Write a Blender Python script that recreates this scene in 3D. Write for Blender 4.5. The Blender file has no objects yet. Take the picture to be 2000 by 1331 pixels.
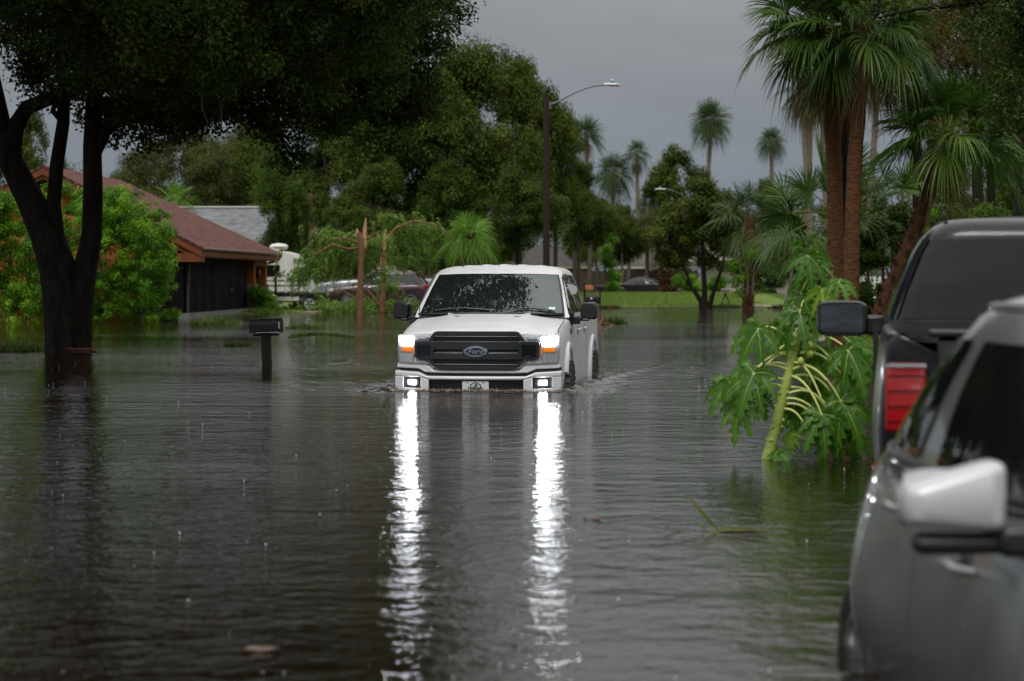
import bpy, bmesh, math, random
import numpy as np
from mathutils import Vector, Matrix
R = math.radians
SC = bpy.context.scene
COL = SC.collection
CAM_H = 1.31          # eye height above the flood water (z = 0 is the water surface)
FPX, CX, HY = 4100.0, 1000.0, 545.0

def at(px, py, Y):
    """survey helper: world point at depth Y seen in direction (px, py) of the 2000 px photo"""
    return Vector(((px-CX)/FPX*Y, Y, CAM_H + (HY-py)/FPX*Y))

# ---------------------------------------------------------------- materials
def _nodes(name):
    m = bpy.data.materials.new(name); m.use_nodes = True
    nt = m.node_tree; b = nt.nodes['Principled BSDF']
    return m, nt, b

def lnk(nt, a, b): nt.links.new(a, b)

def noise(nt, scale, detail=4, rough=.6, coord='Object', vec=None):
    n = nt.nodes.new('ShaderNodeTexNoise'); n.inputs['Scale'].default_value = scale
    n.inputs['Detail'].default_value = detail; n.inputs['Roughness'].default_value = rough
    if vec is None:
        tc = nt.nodes.new('ShaderNodeTexCoord'); vec = tc.outputs[coord]
    lnk(nt, vec, n.inputs['Vector'])
    return n

def scaled(nt, s, coord='Object'):
    tc = nt.nodes.new('ShaderNodeTexCoord'); mp = nt.nodes.new('ShaderNodeMapping')
    mp.inputs['Scale'].default_value = s
    lnk(nt, tc.outputs[coord], mp.inputs['Vector'])
    return mp.outputs['Vector']

def ramp(nt, fac, stops):
    r = nt.nodes.new('ShaderNodeValToRGB'); e = r.color_ramp.elements
    while len(e) < len(stops): e.new(.5)
    for k, (p, c) in zip(e, stops):
        k.position = p; k.color = (*c, 1)
    lnk(nt, fac, r.inputs['Fac'])
    return r.outputs['Color']

def pm(name, col, rough=.5, metal=0., var=None, vs=(3, 3, 3), bump=0., bs=(30, 30, 30), coat=0., spec=.5, ior=1.5, lo=.35, hi=.65, rvar=0.):
    m, nt, b = _nodes(name)
    b.inputs['Base Color'].default_value = (*col, 1)
    b.inputs['Roughness'].default_value = rough
    b.inputs['Metallic'].default_value = metal
    b.inputs['Specular IOR Level'].default_value = spec
    b.inputs['IOR'].default_value = ior
    b.inputs['Coat Weight'].default_value = coat
    b.inputs['Coat Roughness'].default_value = .03
    if var is not None:
        n = noise(nt, 1, 6, .62, vec=scaled(nt, vs))
        lnk(nt, ramp(nt, n.outputs['Fac'], [(lo, col), (hi, var)]), b.inputs['Base Color'])
        if rvar:
            mr = nt.nodes.new('ShaderNodeMapRange'); mr.inputs['To Min'].default_value = max(0, rough-rvar); mr.inputs['To Max'].default_value = rough+rvar
            mr.inputs['From Min'].default_value = .3; mr.inputs['From Max'].default_value = .7
            lnk(nt, n.outputs['Fac'], mr.inputs['Value']); lnk(nt, mr.outputs[0], b.inputs['Roughness'])
    if bump:
        n2 = noise(nt, 1, 5, .6, vec=scaled(nt, bs))
        bp = nt.nodes.new('ShaderNodeBump'); bp.inputs['Distance'].default_value = bump
        lnk(nt, n2.outputs['Fac'], bp.inputs['Height']); lnk(nt, bp.outputs['Normal'], b.inputs['Normal'])
    return m

def emit(name, col, strength):
    m, nt, b = _nodes(name)
    b.inputs['Base Color'].default_value = (*col, 1)
    b.inputs['Emission Color'].default_value = (*col, 1)
    b.inputs['Emission Strength'].default_value = strength
    return m

def leafmat(name, dark, light, rough=.45, trans=.3, spec=.35, accent=None):
    """leaf colour runs from dark to light with the per-leaf value 'tint' (real colour differences between leaves)"""
    m, nt, b = _nodes(name)
    a = nt.nodes.new('ShaderNodeAttribute'); a.attribute_name = 'tint'
    stops = [(0., dark), (1., light)] if accent is None else [(0., dark), (.75, light), (1., accent)]
    c = ramp(nt, a.outputs['Fac'], stops)
    lnk(nt, c, b.inputs['Base Color'])
    b.inputs['Roughness'].default_value = rough+.08
    b.inputs['Specular IOR Level'].default_value = spec*.55
    t = nt.nodes.new('ShaderNodeBsdfTranslucent'); lnk(nt, c, t.inputs['Color'])
    mx = nt.nodes.new('ShaderNodeMixShader'); mx.inputs['Fac'].default_value = trans
    lnk(nt, b.outputs['BSDF'], mx.inputs[1]); lnk(nt, t.outputs['BSDF'], mx.inputs[2])
    lnk(nt, mx.outputs['Shader'], nt.nodes['Material Output'].inputs['Surface'])
    return m

def clear_glass(name, tint=(.8, .85, .85), gloss=.04, rough=0.01, fres=1.5):
    m, nt, b = _nodes(name)
    nt.nodes.remove(b)
    tr = nt.nodes.new('ShaderNodeBsdfTransparent'); tr.inputs['Color'].default_value = (*tint, 1)
    gl = nt.nodes.new('ShaderNodeBsdfGlossy'); gl.inputs['Roughness'].default_value = rough
    fr = nt.nodes.new('ShaderNodeFresnel'); fr.inputs['IOR'].default_value = fres
    mx = nt.nodes.new('ShaderNodeMixShader')
    lnk(nt, fr.outputs[0], mx.inputs['Fac']); lnk(nt, tr.outputs[0], mx.inputs[1]); lnk(nt, gl.outputs[0], mx.inputs[2])
    lnk(nt, mx.outputs[0], nt.nodes['Material Output'].inputs['Surface'])
    return m

# ---------------------------------------------------------------- mesh builder
class MB:
    def __init__(s): s.v = []; s.f = []; s.mi = []
    def add(s, vs, fs, mi=0):
        b = len(s.v); s.v += [tuple(p) for p in vs]
        s.f += [tuple(b+i for i in f) for f in fs]; s.mi += [mi]*len(fs)
        return s
    def box(s, c, d, rot=None, mi=0, taper=(1, 1)):
        x, y, z = d[0]/2, d[1]/2, d[2]/2; tx, ty = taper
        p = [(-x, -y, -z), (x, -y, -z), (x, y, -z), (-x, y, -z), (-x*tx, -y*ty, z), (x*tx, -y*ty, z), (x*tx, y*ty, z), (-x*tx, y*ty, z)]
        c = Vector(c)
        p = [(rot @ Vector(q) if rot else Vector(q)) + c for q in p]
        return s.add(p, [(3, 2, 1, 0), (4, 5, 6, 7), (0, 1, 5, 4), (1, 2, 6, 5), (2, 3, 7, 6), (3, 0, 4, 7)], mi)
    def tube(s, pts, r, n=8, mi=0, cap=True, flat=1.):
        pts = [Vector(p) for p in pts]
        if not hasattr(r, '__len__'): r = [r]*len(pts)
        rings = []; side = None
        for i, p in enumerate(pts):
            d = (pts[min(i+1, len(pts)-1)] - pts[max(i-1, 0)]).normalized()
            if side is None:
                side = d.cross(Vector((0, 0, 1)) if abs(d.z) < .9 else Vector((0, 1, 0))).normalized()
            else:
                side = (side - d*side.dot(d)).normalized()
            up = side.cross(d)
            rings.append([p + (side*math.cos(2*math.pi*k/n) + up*math.sin(2*math.pi*k/n)*flat)*r[i] for k in range(n)])
        return s.loft(rings, True, cap, mi)
    def loft(s, rings, closed=True, cap=True, mi=0):
        n = len(rings[0]); vs = [p for rg in rings for p in rg]; fs = []
        for i in range(len(rings)-1):
            for k in range(n if closed else n-1):
                k2 = (k+1) % n
                fs.append((i*n+k, i*n+k2, (i+1)*n+k2, (i+1)*n+k))
        if cap:
            fs.append(tuple(range(n))[::-1]); fs.append(tuple((len(rings)-1)*n+k for k in range(n)))
        return s.add(vs, fs, mi)
    def lathe(s, prof, n=24, c=(0, 0, 0), axis='z', mi=0, cap=False):
        rings = []
        for r, h in prof:
            rg = []
            for k in range(n):
                a = 2*math.pi*k/n; u, w = r*math.cos(a), r*math.sin(a)
                q = (u, w, h) if axis == 'z' else ((h, u, w) if axis == 'x' else (u, h, w))
                rg.append((q[0]+c[0], q[1]+c[1], q[2]+c[2]))
            rings.append(rg)
        return s.loft(rings, True, cap, mi)
    def prism(s, poly, fn0, fn1, mi=0):
        """poly of 2D points, mapped by two functions to the two end faces"""
        n = len(poly)
        return s.loft([[fn0(*p) for p in poly], [fn1(*p) for p in poly]], True, True, mi)
    def grid(s, fn, nu, nv, mi=0):
        vs = [fn(i/nu, j/nv) for j in range(nv+1) for i in range(nu+1)]
        fs = [(j*(nu+1)+i, j*(nu+1)+i+1, (j+1)*(nu+1)+i+1, (j+1)*(nu+1)+i) for j in range(nv) for i in range(nu)]
        return s.add(vs, fs, mi)
    def build(s, name, mats, parent=None, smooth=35, bevel=0., sub=0, shift=None, recalc=True, seg=2, solid=0.):
        me = bpy.data.meshes.new(name)
        vs = s.v if shift is None else [(a+shift[0], b+shift[1], c+shift[2]) for a, b, c in s.v]
        me.from_pydata(vs, [], s.f)
        if not isinstance(mats, (list, tuple)): mats = [mats]
        for m in mats: me.materials.append(m)
        me.polygons.foreach_set('material_index', s.mi)
        if recalc:
            bm = bmesh.new(); bm.from_mesh(me); bmesh.ops.recalc_face_normals(bm, faces=bm.faces); bm.to_mesh(me); bm.free()
        o = bpy.data.objects.new(name, me); COL.objects.link(o)
        if parent is not None: o.parent = parent
        fin(o, smooth, bevel, sub, seg, solid)
        return o

def fin(o, smooth=35, bevel=0., sub=0, seg=2, solid=0.):
    if solid:
        md = o.modifiers.new('solid', 'SOLIDIFY'); md.thickness = solid; md.offset = -1
    if sub:
        md = o.modifiers.new('sub', 'SUBSURF'); md.levels = sub; md.render_levels = sub
    if bevel:
        md = o.modifiers.new('bev', 'BEVEL'); md.width = bevel; md.segments = seg; md.limit_method = 'ANGLE'; md.angle_limit = R(40)
    if smooth:
        o.data.polygons.foreach_set('use_smooth', [True]*len(o.data.polygons))
        if smooth < 180: o.data.set_sharp_from_angle(angle=R(smooth))

def np_obj(name, V, Fq, mats, parent=None, tint=None, smooth=False, mi=None):
    """mesh from numpy arrays: V (n,3), Fq (m,4) or (m,3)"""
    me = bpy.data.meshes.new(name)
    V = np.ascontiguousarray(V, dtype=np.float32); Fq = np.ascontiguousarray(Fq, dtype=np.int32)
    k = Fq.shape[1]
    me.vertices.add(len(V)); me.vertices.foreach_set('co', V.ravel())
    me.loops.add(Fq.size); me.loops.foreach_set('vertex_index', Fq.ravel())
    me.polygons.add(len(Fq)); me.polygons.foreach_set('loop_start', np.arange(0, Fq.size, k, dtype=np.int32))
    if mi is not None: me.polygons.foreach_set('material_index', np.asarray(mi, dtype=np.int32))
    if not isinstance(mats, (list, tuple)): mats = [mats]
    for m in mats: me.materials.append(m)
    if tint is not None:
        a = me.attributes.new('tint', 'FLOAT', 'POINT'); a.data.foreach_set('value', np.ascontiguousarray(tint, dtype=np.float32))
    me.update(calc_edges=True)
    if smooth: me.polygons.foreach_set('use_smooth', np.ones(len(Fq), dtype=bool))
    o = bpy.data.objects.new(name, me); COL.objects.link(o)
    if parent is not None: o.parent = parent
    return o

def baked(o, cutters=()):
    """apply modifiers (and boolean cuts) so that the finished mesh stands alone"""
    cs = []
    for mb in cutters:
        c = mb.build('cutter', []); cs.append(c)
        md = o.modifiers.new('cut', 'BOOLEAN'); md.operation = 'DIFFERENCE'; md.object = c; md.solver = 'EXACT'
    dg = bpy.context.evaluated_depsgraph_get(); dg.update()
    me = bpy.data.meshes.new_from_object(o.evaluated_get(dg), depsgraph=dg)
    o.modifiers.clear(); old = o.data; nm = old.name; o.data = me
    bpy.data.meshes.remove(old); me.name = nm
    for c in cs:
        m_ = c.data; bpy.data.objects.remove(c); bpy.data.meshes.remove(m_)
    return o

def tag(o, label=None, cat=None, group=None, kind=None):
    if label: o['label'] = label
    if cat: o['category'] = cat
    if group: o['group'] = group
    if kind: o['kind'] = kind
    return o

def empty(name, loc=(0, 0, 0), rz=0., parent=None):
    o = bpy.data.objects.new(name, None); COL.objects.link(o)
    o.location = loc; o.rotation_euler = (0, 0, rz); o.empty_display_size = .2
    if parent is not None: o.parent = parent
    return o

def thing(name, label, cat, loc=(0, 0, 0), rz=0., group=None):
    return tag(empty(name, loc, rz), label, cat, group)

def copy_tree(o, parent=None):
    c = o.copy(); COL.objects.link(c)
    if parent is not None: c.parent = parent
    for ch in list(o.children): copy_tree(ch, c)
    return c

def text_mesh(txt, size, shear=0., extrude=.002, bold=0.):
    cu = bpy.data.curves.new('lettering', 'FONT'); cu.body = txt; cu.size = size; cu.shear = shear; cu.extrude = extrude
    cu.align_x = 'CENTER'; cu.align_y = 'CENTER'; cu.offset = bold; cu.resolution_u = 3
    o = bpy.data.objects.new('lettering', cu); COL.objects.link(o)
    dg = bpy.context.evaluated_depsgraph_get(); dg.update()
    me = bpy.data.meshes.new_from_object(o.evaluated_get(dg), depsgraph=dg)
    bpy.data.objects.remove(o); bpy.data.curves.remove(cu)
    return me

def text_obj(name, txt, size, mtx, mat, parent, shear=0., bold=0., extrude=.002):
    me = text_mesh(txt, size, shear, extrude, bold); me.transform(mtx)
    me.materials.clear(); me.materials.append(mat)
    o = bpy.data.objects.new(name, me); COL.objects.link(o); o.parent = parent
    return o

# ---------------------------------------------------------------- world, sun, camera
w = bpy.data.worlds.new('World'); SC.world = w; w.use_nodes = True
nt = w.node_tree; bg = nt.nodes['Background']
SUN_EL, SUN_AZ = R(58), R(200)
sky = nt.nodes.new('ShaderNodeTexSky'); sky.sky_type = 'NISHITA'; sky.sun_disc = False
sky.sun_elevation = SUN_EL; sky.sun_rotation = SUN_AZ; sky.dust_density = 3.
hs = nt.nodes.new('ShaderNodeHueSaturation'); hs.inputs['Saturation'].default_value = .10; hs.inputs['Value'].default_value = .12
lnk(nt, sky.outputs[0], hs.inputs['Color'])
tc = nt.nodes.new('ShaderNodeTexCoord'); sx = nt.nodes.new('ShaderNodeSeparateXYZ')
lnk(nt, tc.outputs['Generated'], sx.inputs[0])
# storm overcast: dark slate low down, thinner and brighter cloud overhead
cr = nt.nodes.new('ShaderNodeValToRGB'); e = cr.color_ramp.elements
SKY_STOPS = [(0., (1.46, 1.76, 2.15)), (.045, (1.72, 2.0, 2.36)), (.09, (1.92, 2.12, 2.36)), (.135, (2.12, 2.26, 2.38)), (.24, (5.4, 5.45, 5.4)), (.36, (7.0, 7.05, 7.0)), (1., (11.2, 11.1, 10.8))]
while len(e) < len(SKY_STOPS): e.new(.5)
for k, (p, c) in zip(e, SKY_STOPS): k.position = p; k.color = (*c, 1)
nz = noise(nt, 1, 5, .55, vec=scaled(nt, (4.5, 4.5, 15.), 'Generated'))
mr = nt.nodes.new('ShaderNodeMapRange'); mr.inputs['From Min'].default_value = .25; mr.inputs['From Max'].default_value = .75
mr.inputs['To Min'].default_value = .84; mr.inputs['To Max'].default_value = 1.16
lnk(nt, nz.outputs['Fac'], mr.inputs['Value'])
lnk(nt, sx.outputs['Z'], cr.inputs['Fac'])
vm = nt.nodes.new('ShaderNodeVectorMath'); vm.operation = 'SCALE'
lnk(nt, cr.outputs['Color'], vm.inputs[0]); lnk(nt, mr.outputs[0], vm.inputs['Scale'])
va = nt.nodes.new('ShaderNodeVectorMath'); va.operation = 'ADD'
lnk(nt, vm.outputs[0], va.inputs[0]); lnk(nt, hs.outputs[0], va.inputs[1])
lnk(nt, va.outputs[0], bg.inputs['Color']); bg.inputs['Strength'].default_value = .10

sl = bpy.data.lights.new('sun', 'SUN'); sl.energy = 1.5; sl.angle = R(24); sl.color = (1., .97, .93)
so = bpy.data.objects.new('sun', sl); COL.objects.link(so)
so.rotation_euler = (R(90)-SUN_EL, 0, R(180)-SUN_AZ)

cd = bpy.data.cameras.new('camera'); cam = bpy.data.objects.new('camera', cd); COL.objects.link(cam)
cam.location = (0, 0, CAM_H); cam.rotation_euler = (R(90) - math.atan((665.5-HY)/FPX), 0, 0)
cd.sensor_width = 36.; cd.lens = FPX/2000*36.; cd.clip_end = 3000.; cd.clip_start = .1
cd.dof.use_dof = True; cd.dof.focus_distance = 24.9; cd.dof.aperture_fstop = 2.7; cd.dof.aperture_blades = 0
SC.camera = cam
SC.view_settings.view_transform = 'Standard'; SC.view_settings.look = 'None'
SC.view_settings.exposure = .08; SC.view_settings.gamma = 1.
SC.cycles.use_denoising = True
SC.cycles.max_bounces = 8; SC.cycles.transparent_max_bounces = 16
SC.cycles.sample_clamp_indirect = 5.; SC.cycles.sample_clamp_direct = 24.; SC.cycles.caustics_reflective = True; SC.cycles.caustics_refractive = False

# shared materials
M = {}
M['black_plastic'] = pm('black_plastic', (.012, .012, .013), .38, bump=.0004, bs=(300, 300, 300))
M['grey_plastic'] = pm('dark_grey_plastic', (.030, .032, .035), .34)
M['rubber'] = pm('tyre_rubber', (.012, .012, .012), .6, var=(.03, .028, .025), vs=(9, 9, 9))
M['chrome'] = pm('chrome', (.72, .73, .75), .12, 1.)
M['alloy'] = pm('alloy_wheel', (.5, .5, .52), .3, .9)
M['tint_glass'] = pm('tinted_glass', (.006, .007, .007), .015, ior=1.62, spec=.6)
M['red_lens'] = pm('red_lens', (.33, .005, .009), .12, coat=.5)
M['amber_lens'] = pm('amber_lens', (.7, .2, .02), .15, coat=.5)
M['seam'] = pm('panel_gap', (.008, .008, .008), .7)
# ================================================================ ground and water
YS_X = np.array([-60, -22, -16, -10.5, -9.2, -7.5, -3, -1.5, 2, 4, 12.5, 14, 60.])
YS_Y = np.array([62, 65, 67, 70, 79, 81, 82, 90, 97, 98, 98, 70, 40.])
XR_Y = np.array([0, 20, 42, 50, 70, 96, 130.])
XR_X = np.array([6.2, 6.4, 6.6, 7.6, 10.5, 14.5, 20.])
def gz(x, y):
    x = np.asarray(x, dtype=float); y = np.asarray(y, dtype=float)
    dfar = y - np.interp(x, YS_X, YS_Y)
    dr = (x - np.interp(y, XR_Y, XR_X))*.8
    k = np.interp(x, [-4, 2], [.010, .030])
    zf = np.where(dfar < 0, dfar*.05, np.minimum(dfar, 18)*k)
    zf = np.where(dfar > 20, np.maximum(zf - (dfar-20)*np.interp(x, [-4, 2], [0, .045]), .02), zf)
    zr = np.where(dr < 0, dr*.14, np.minimum(dr*.06, .35))
    z = np.maximum(zf, np.where(y < 92, zr, np.minimum(zr, zf)))
    z = z + .03*np.sin(x*1.3+y*.7)*np.sin(y*.9-x*.4)*np.clip(1-np.abs(z)*1.5, 0, 1)
    return np.clip(z, -.50, 1.2)

gm, nt, b = _nodes('ground_turf')
n1 = noise(nt, 1, 6, .65, vec=scaled(nt, (.35, .35, .35))); n2 = noise(nt, 1, 5, .7, vec=scaled(nt, (6, 6, 6)))
c1 = ramp(nt, n1.outputs['Fac'], [(.3, (.085, .15, .025)), (.55, (.13, .21, .035)), (.7, (.15, .18, .05))])
c2 = ramp(nt, n2.outputs['Fac'], [(.3, (.5, .5, .45)), (.7, (1.2, 1.15, 1.))])
mx = nt.nodes.new('ShaderNodeMix'); mx.data_type = 'RGBA'; mx.blend_type = 'MULTIPLY'; mx.inputs[0].default_value = 1
lnk(nt, c1, mx.inputs[6]); lnk(nt, c2, mx.inputs[7])
# wet mud where the ground is under or just at the flood line
ge = nt.nodes.new('ShaderNodeNewGeometry'); sp = nt.nodes.new('ShaderNodeSeparateXYZ'); lnk(nt, ge.outputs['Position'], sp.inputs[0])
ad = nt.nodes.new('ShaderNodeMath'); ad.operation = 'MULTIPLY_ADD'; ad.inputs[1].default_value = .08; lnk(nt, n2.outputs['Fac'], ad.inputs[0]); lnk(nt, sp.outputs['Z'], ad.inputs[2])
mr = nt.nodes.new('ShaderNodeMapRange'); mr.inputs['From Min'].default_value = .03; mr.inputs['From Max'].default_value = .09; lnk(nt, ad.outputs[0], mr.inputs['Value'])
m2 = nt.nodes.new('ShaderNodeMix'); m2.data_type = 'RGBA'; lnk(nt, mr.outputs[0], m2.inputs[0]); m2.inputs[6].default_value = (.045, .033, .02, 1); lnk(nt, mx.outputs[2], m2.inputs[7])
lnk(nt, m2.outputs[2], b.inputs['Base Color']); b.inputs['Roughness'].default_value = .85; b.inputs['Specular IOR Level'].default_value = .2
xs = np.concatenate([[-1500, -600, -250, -120, -70], np.arange(-45, 45, 1.0), [50, 70, 120, 250, 600, 1500]])
ys = np.concatenate([[-300, -60, -10], np.arange(0, 150, 1.0), [160, 200, 300, 500, 900, 2500]])
X, Y = np.meshgrid(xs, ys); Z = gz(X, Y)
V = np.stack([X, Y, Z], -1).reshape(-1, 3); nx = len(xs)
I = (np.arange(len(ys)-1)[:, None]*nx + np.arange(nx-1)[None]).ravel()
o = np_obj('ground', V, np.stack([I, I+1, I+nx+1, I+nx], -1), gm, smooth=True); tag(o, kind='structure')

# ---- flood water with the bow wave and wake of the white pickup (its front centre and heading)
TX, TY, TR = -.42, 24.35, R(-6.8)
def wake(x, y):
    dx, dy = x-TX, y-TY
    c, s = math.cos(-TR), math.sin(-TR)
    u = dx*c - dy*s; v = dx*s + dy*c            # u across the truck, v behind its front bumper
    inw = 1/(1+np.exp((np.abs(u)-1.0)*9))
    jag = .5+.5*np.sin(u*11+2*np.sin(u*5))*np.sin(v*23+u*7)
    h = .020*np.exp(-((v+.06)/.09)**2)*inw*(.75+.5*jag)
    h += .010*np.exp(-((v+.45)/.22)**2)*inw*np.cos(v*22)
    for sgn in (-1, 1):
        d = (sgn*u - .98) - .30*np.maximum(v-.2, 0)*.35
        h += .045*np.exp(-(d/.13)**2)*np.exp(-np.maximum(v, 0)*.16)*(v > -.15)*(.5+.5*np.sin(v*9+d*14))*(sgn*u > .93)
        e_ = sgn*u - 1.0
        h += .006*np.sin(17*(e_ - .42*v)+1.5*np.sin(3*v+2*e_))*np.exp(-np.abs(e_-.25*v)*1.8)*(e_ > 0)*(v > -.3)*np.exp(-v*.10)
    cn = np.sin(u*19+3*np.sin(v*7))*np.sin(v*23+2*np.sin(u*9)) + .6*np.sin(u*41+v*13)*np.sin(v*37-u*11)
    h += .013*cn*np.exp(-((np.abs(u)-1.22)/.30)**2)*np.exp(-np.maximum(v-.3, 0)*.35)/(1+np.exp(-(v+.25)*14))
    return h
def dens(a, bb, st, lo, hi, far):
    core = np.arange(a, bb, st); l = []; p, q = a, st
    while p > lo: q = min(q*1.18, far); p -= q; l.append(p)
    r_ = []; p, q = bb, st
    while p < hi: q = min(q*1.18, far); p += q; r_.append(p)
    return np.concatenate([l[::-1], core, r_])
xs = dens(-2.6, 2.8, .035, -60, 60, 3.); ys = dens(23.0, 29.5, .035, 1, 135, 3.)
xs = np.concatenate([[-1500, -300], xs, [300, 1500]]); ys = np.concatenate([[-300, -30], ys, [300]])
X, Y = np.meshgrid(xs, ys); Z = wake(X, Y)
V = np.stack([X, Y, Z], -1).reshape(-1, 3); nx = len(xs)
I = (np.arange(len(ys)-1)[:, None]*nx + np.arange(nx-1)[None]).ravel()
wm, nt, b = _nodes('flood_water')
b.inputs['Base Color'].default_value = (.0075, .0045, .0022, 1)
b.inputs['Roughness'].default_value = .025; b.inputs['IOR'].default_value = 1.33; b.inputs['Specular Tint'].default_value = (.96, .92, .86, 1)
tc = nt.nodes.new('ShaderNodeTexCoord')
def wv(s, rz, scale, detail, rough=.5, dist=0.):
    mp = nt.nodes.new('ShaderNodeMapping'); mp.inputs['Scale'].default_value = s; mp.inputs['Rotation'].default_value = (0, 0, R(rz))
    lnk(nt, tc.outputs['Object'], mp.inputs['Vector'])
    n = noise(nt, scale, detail, rough, vec=mp.outputs['Vector']); n.inputs['Distortion'].default_value = dist
    return n.outputs['Fac']
def mth(op, a, bb):
    n = nt.nodes.new('ShaderNodeMath'); n.operation = op
    for i, q in enumerate((a, bb)):
        if isinstance(q, (int, float)): n.inputs[i].default_value = q
        else: lnk(nt, q, n.inputs[i])
    return n.outputs[0]
patch = nt.nodes.new('ShaderNodeMapRange'); lnk(nt, wv((.06, .16, 1), 8, 1, 3, .5), patch.inputs['Value'])
patch.inputs['From Min'].default_value = .35; patch.inputs['From Max'].default_value = .65; patch.inputs['To Min'].default_value = .55; patch.inputs['To Max'].default_value = 1.25
h = mth('MULTIPLY', wv((.8, 2.2, 1), 4, 1, 2, .5, .4), .015)
h = mth('ADD', h, mth('MULTIPLY', wv((4.0, 5.2, 1), -9, 1, 2, .55, .5), .0130))
h = mth('ADD', h, mth('MULTIPLY', wv((13, 14, 1), 12, 1, 3, .6), .0064))
h = mth('MULTIPLY', h, patch.outputs[0])
# rain rings: thin crests round scattered drop centres
vo = nt.nodes.new('ShaderNodeTexVoronoi'); vo.inputs['Scale'].default_value = 3.2; vo.inputs['Randomness'].default_value = 1
mp = nt.nodes.new('ShaderNodeMapping'); mp.inputs['Scale'].default_value = (1, 1, 0); lnk(nt, tc.outputs['Object'], mp.inputs['Vector']); lnk(nt, mp.outputs['Vector'], vo.inputs['Vector'])
sn = mth('SINE', mth('MULTIPLY', vo.outputs['Distance'], 62), 0)
fall = mth('MAXIMUM', mth('SUBTRACT', 1, mth('MULTIPLY', vo.outputs['Distance'], 4.2)), 0)
spc = nt.nodes.new('ShaderNodeSeparateColor'); lnk(nt, vo.outputs['Color'], spc.inputs[0])
on = mth('GREATER_THAN', spc.outputs[0], .45)
h = mth('ADD', h, mth('MULTIPLY', mth('MULTIPLY', mth('MULTIPLY', sn, fall), on), .0011))
bp = nt.nodes.new('ShaderNodeBump'); bp.inputs['Strength'].default_value = 1.; bp.inputs['Distance'].default_value = 1.
lnk(nt, h, bp.inputs['Height']); lnk(nt, bp.outputs['Normal'], b.inputs['Normal'])
o = np_obj('water', V, np.stack([I, I+1, I+nx+1, I+nx], -1), wm, smooth=True); tag(o, kind='structure')

# ---- splashes: rain drops bouncing off the water, and spray around the bumper and tyres
rng = np.random.default_rng(5)
ICO = None
def ico_arrays():
    bm = bmesh.new(); bmesh.ops.create_icosphere(bm, subdivisions=1, radius=1.)
    v = np.array([q.co[:] for q in bm.verts]); f = np.array([[q.index for q in g.verts] for g in bm.faces]); bm.free(); return v, f
icov, icof = ico_arrays()
def drops(name, P, S, mat):
    n = len(P); V = (icov[None]*S[:, None, :] + P[:, None, :]).reshape(-1, 3)
    Fq = (icof[None] + (np.arange(n)*len(icov))[:, None, None]).reshape(-1, 3)
    return np_obj(name, V, Fq, mat, smooth=True)
dropm = pm('splash_water', (.8, .82, .84), .03, spec=1., ior=1.6)
foam = pm('foam_water', (.20, .155, .10), .15, spec=.8, var=(.5, .48, .44), vs=(9, 9, 9), lo=.5, hi=.7)
n = 170; yy = 6.5 + 34*rng.random(n)**1.5; xx = (rng.random(n)*2-1)*yy*.25
s = .0018 + .0032*rng.random(n)**2
P = np.stack([xx, yy, .006 + .012*rng.random(n)**2], -1)
S = np.stack([s, s, s*(1+1.2*rng.random(n))], -1)
o = drops('rain_splashes', P, S, dropm); tag(o, 'tiny clear drops thrown up where rain hits the flood water', 'rain drops', kind='stuff')
def trk(u, v, z):
    c, s_ = math.cos(TR), math.sin(TR)
    return np.stack([TX + u*c - v*s_, TY + u*s_ + v*c, z], -1)
n = 2600; u = (rng.random(n)*2-1)*1.05; v = -.06 - np.abs(rng.normal(0, .05, n)); z = np.abs(rng.normal(0, .012, n)) + .014*np.exp(-((v+.06)/.08)**2)
n2_ = 900; k = rng.random(n2_) < .6
u2 = np.where(k, 1.05+.45*rng.random(n2_)**1.6, -1.05-.5*rng.random(n2_)**1.6); v2 = np.where(rng.random(n2_) < .55, .3+1.5*rng.random(n2_), 3.9+1.8*rng.random(n2_)); z2 = .006 + np.abs(rng.normal(0, .016, n2_))
P = np.concatenate([trk(u, v, z), trk(u2, v2, z2)]); m_ = len(P)
s = .0015 + .0042*rng.random(m_)**2.5
o = drops('bow_spray', P, np.stack([s*1.5, s, s], -1), foam); tag(o, 'churned brown and white spray along the white pickup bumper and tyres', 'spray', kind='stuff')
# ================================================================ white pickup in the middle of the flood
def mirror_section(half):
    """half section [(x,z) bottom centre ... top centre] -> closed ring of (x,z)"""
    return half + [(-x, z) for x, z in half[-2:0:-1]]

def car_shell(name, rows, mat, parent, sub=2, cutters=(), smooth=60, zoff=0.):
    mb = MB(); rings = []
    for y, half in rows:
        rings.append([(x, y, z+zoff) for x, z in mirror_section(half)])
    mb.loft(rings, True, True)
    o = mb.build(name, mat, parent, smooth=0, sub=sub)
    baked(o)
    if cutters: baked(o, cutters)
    o.data.polygons.foreach_set('use_smooth', [True]*len(o.data.polygons)); o.data.set_sharp_from_angle(angle=R(smooth))
    return o

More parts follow.
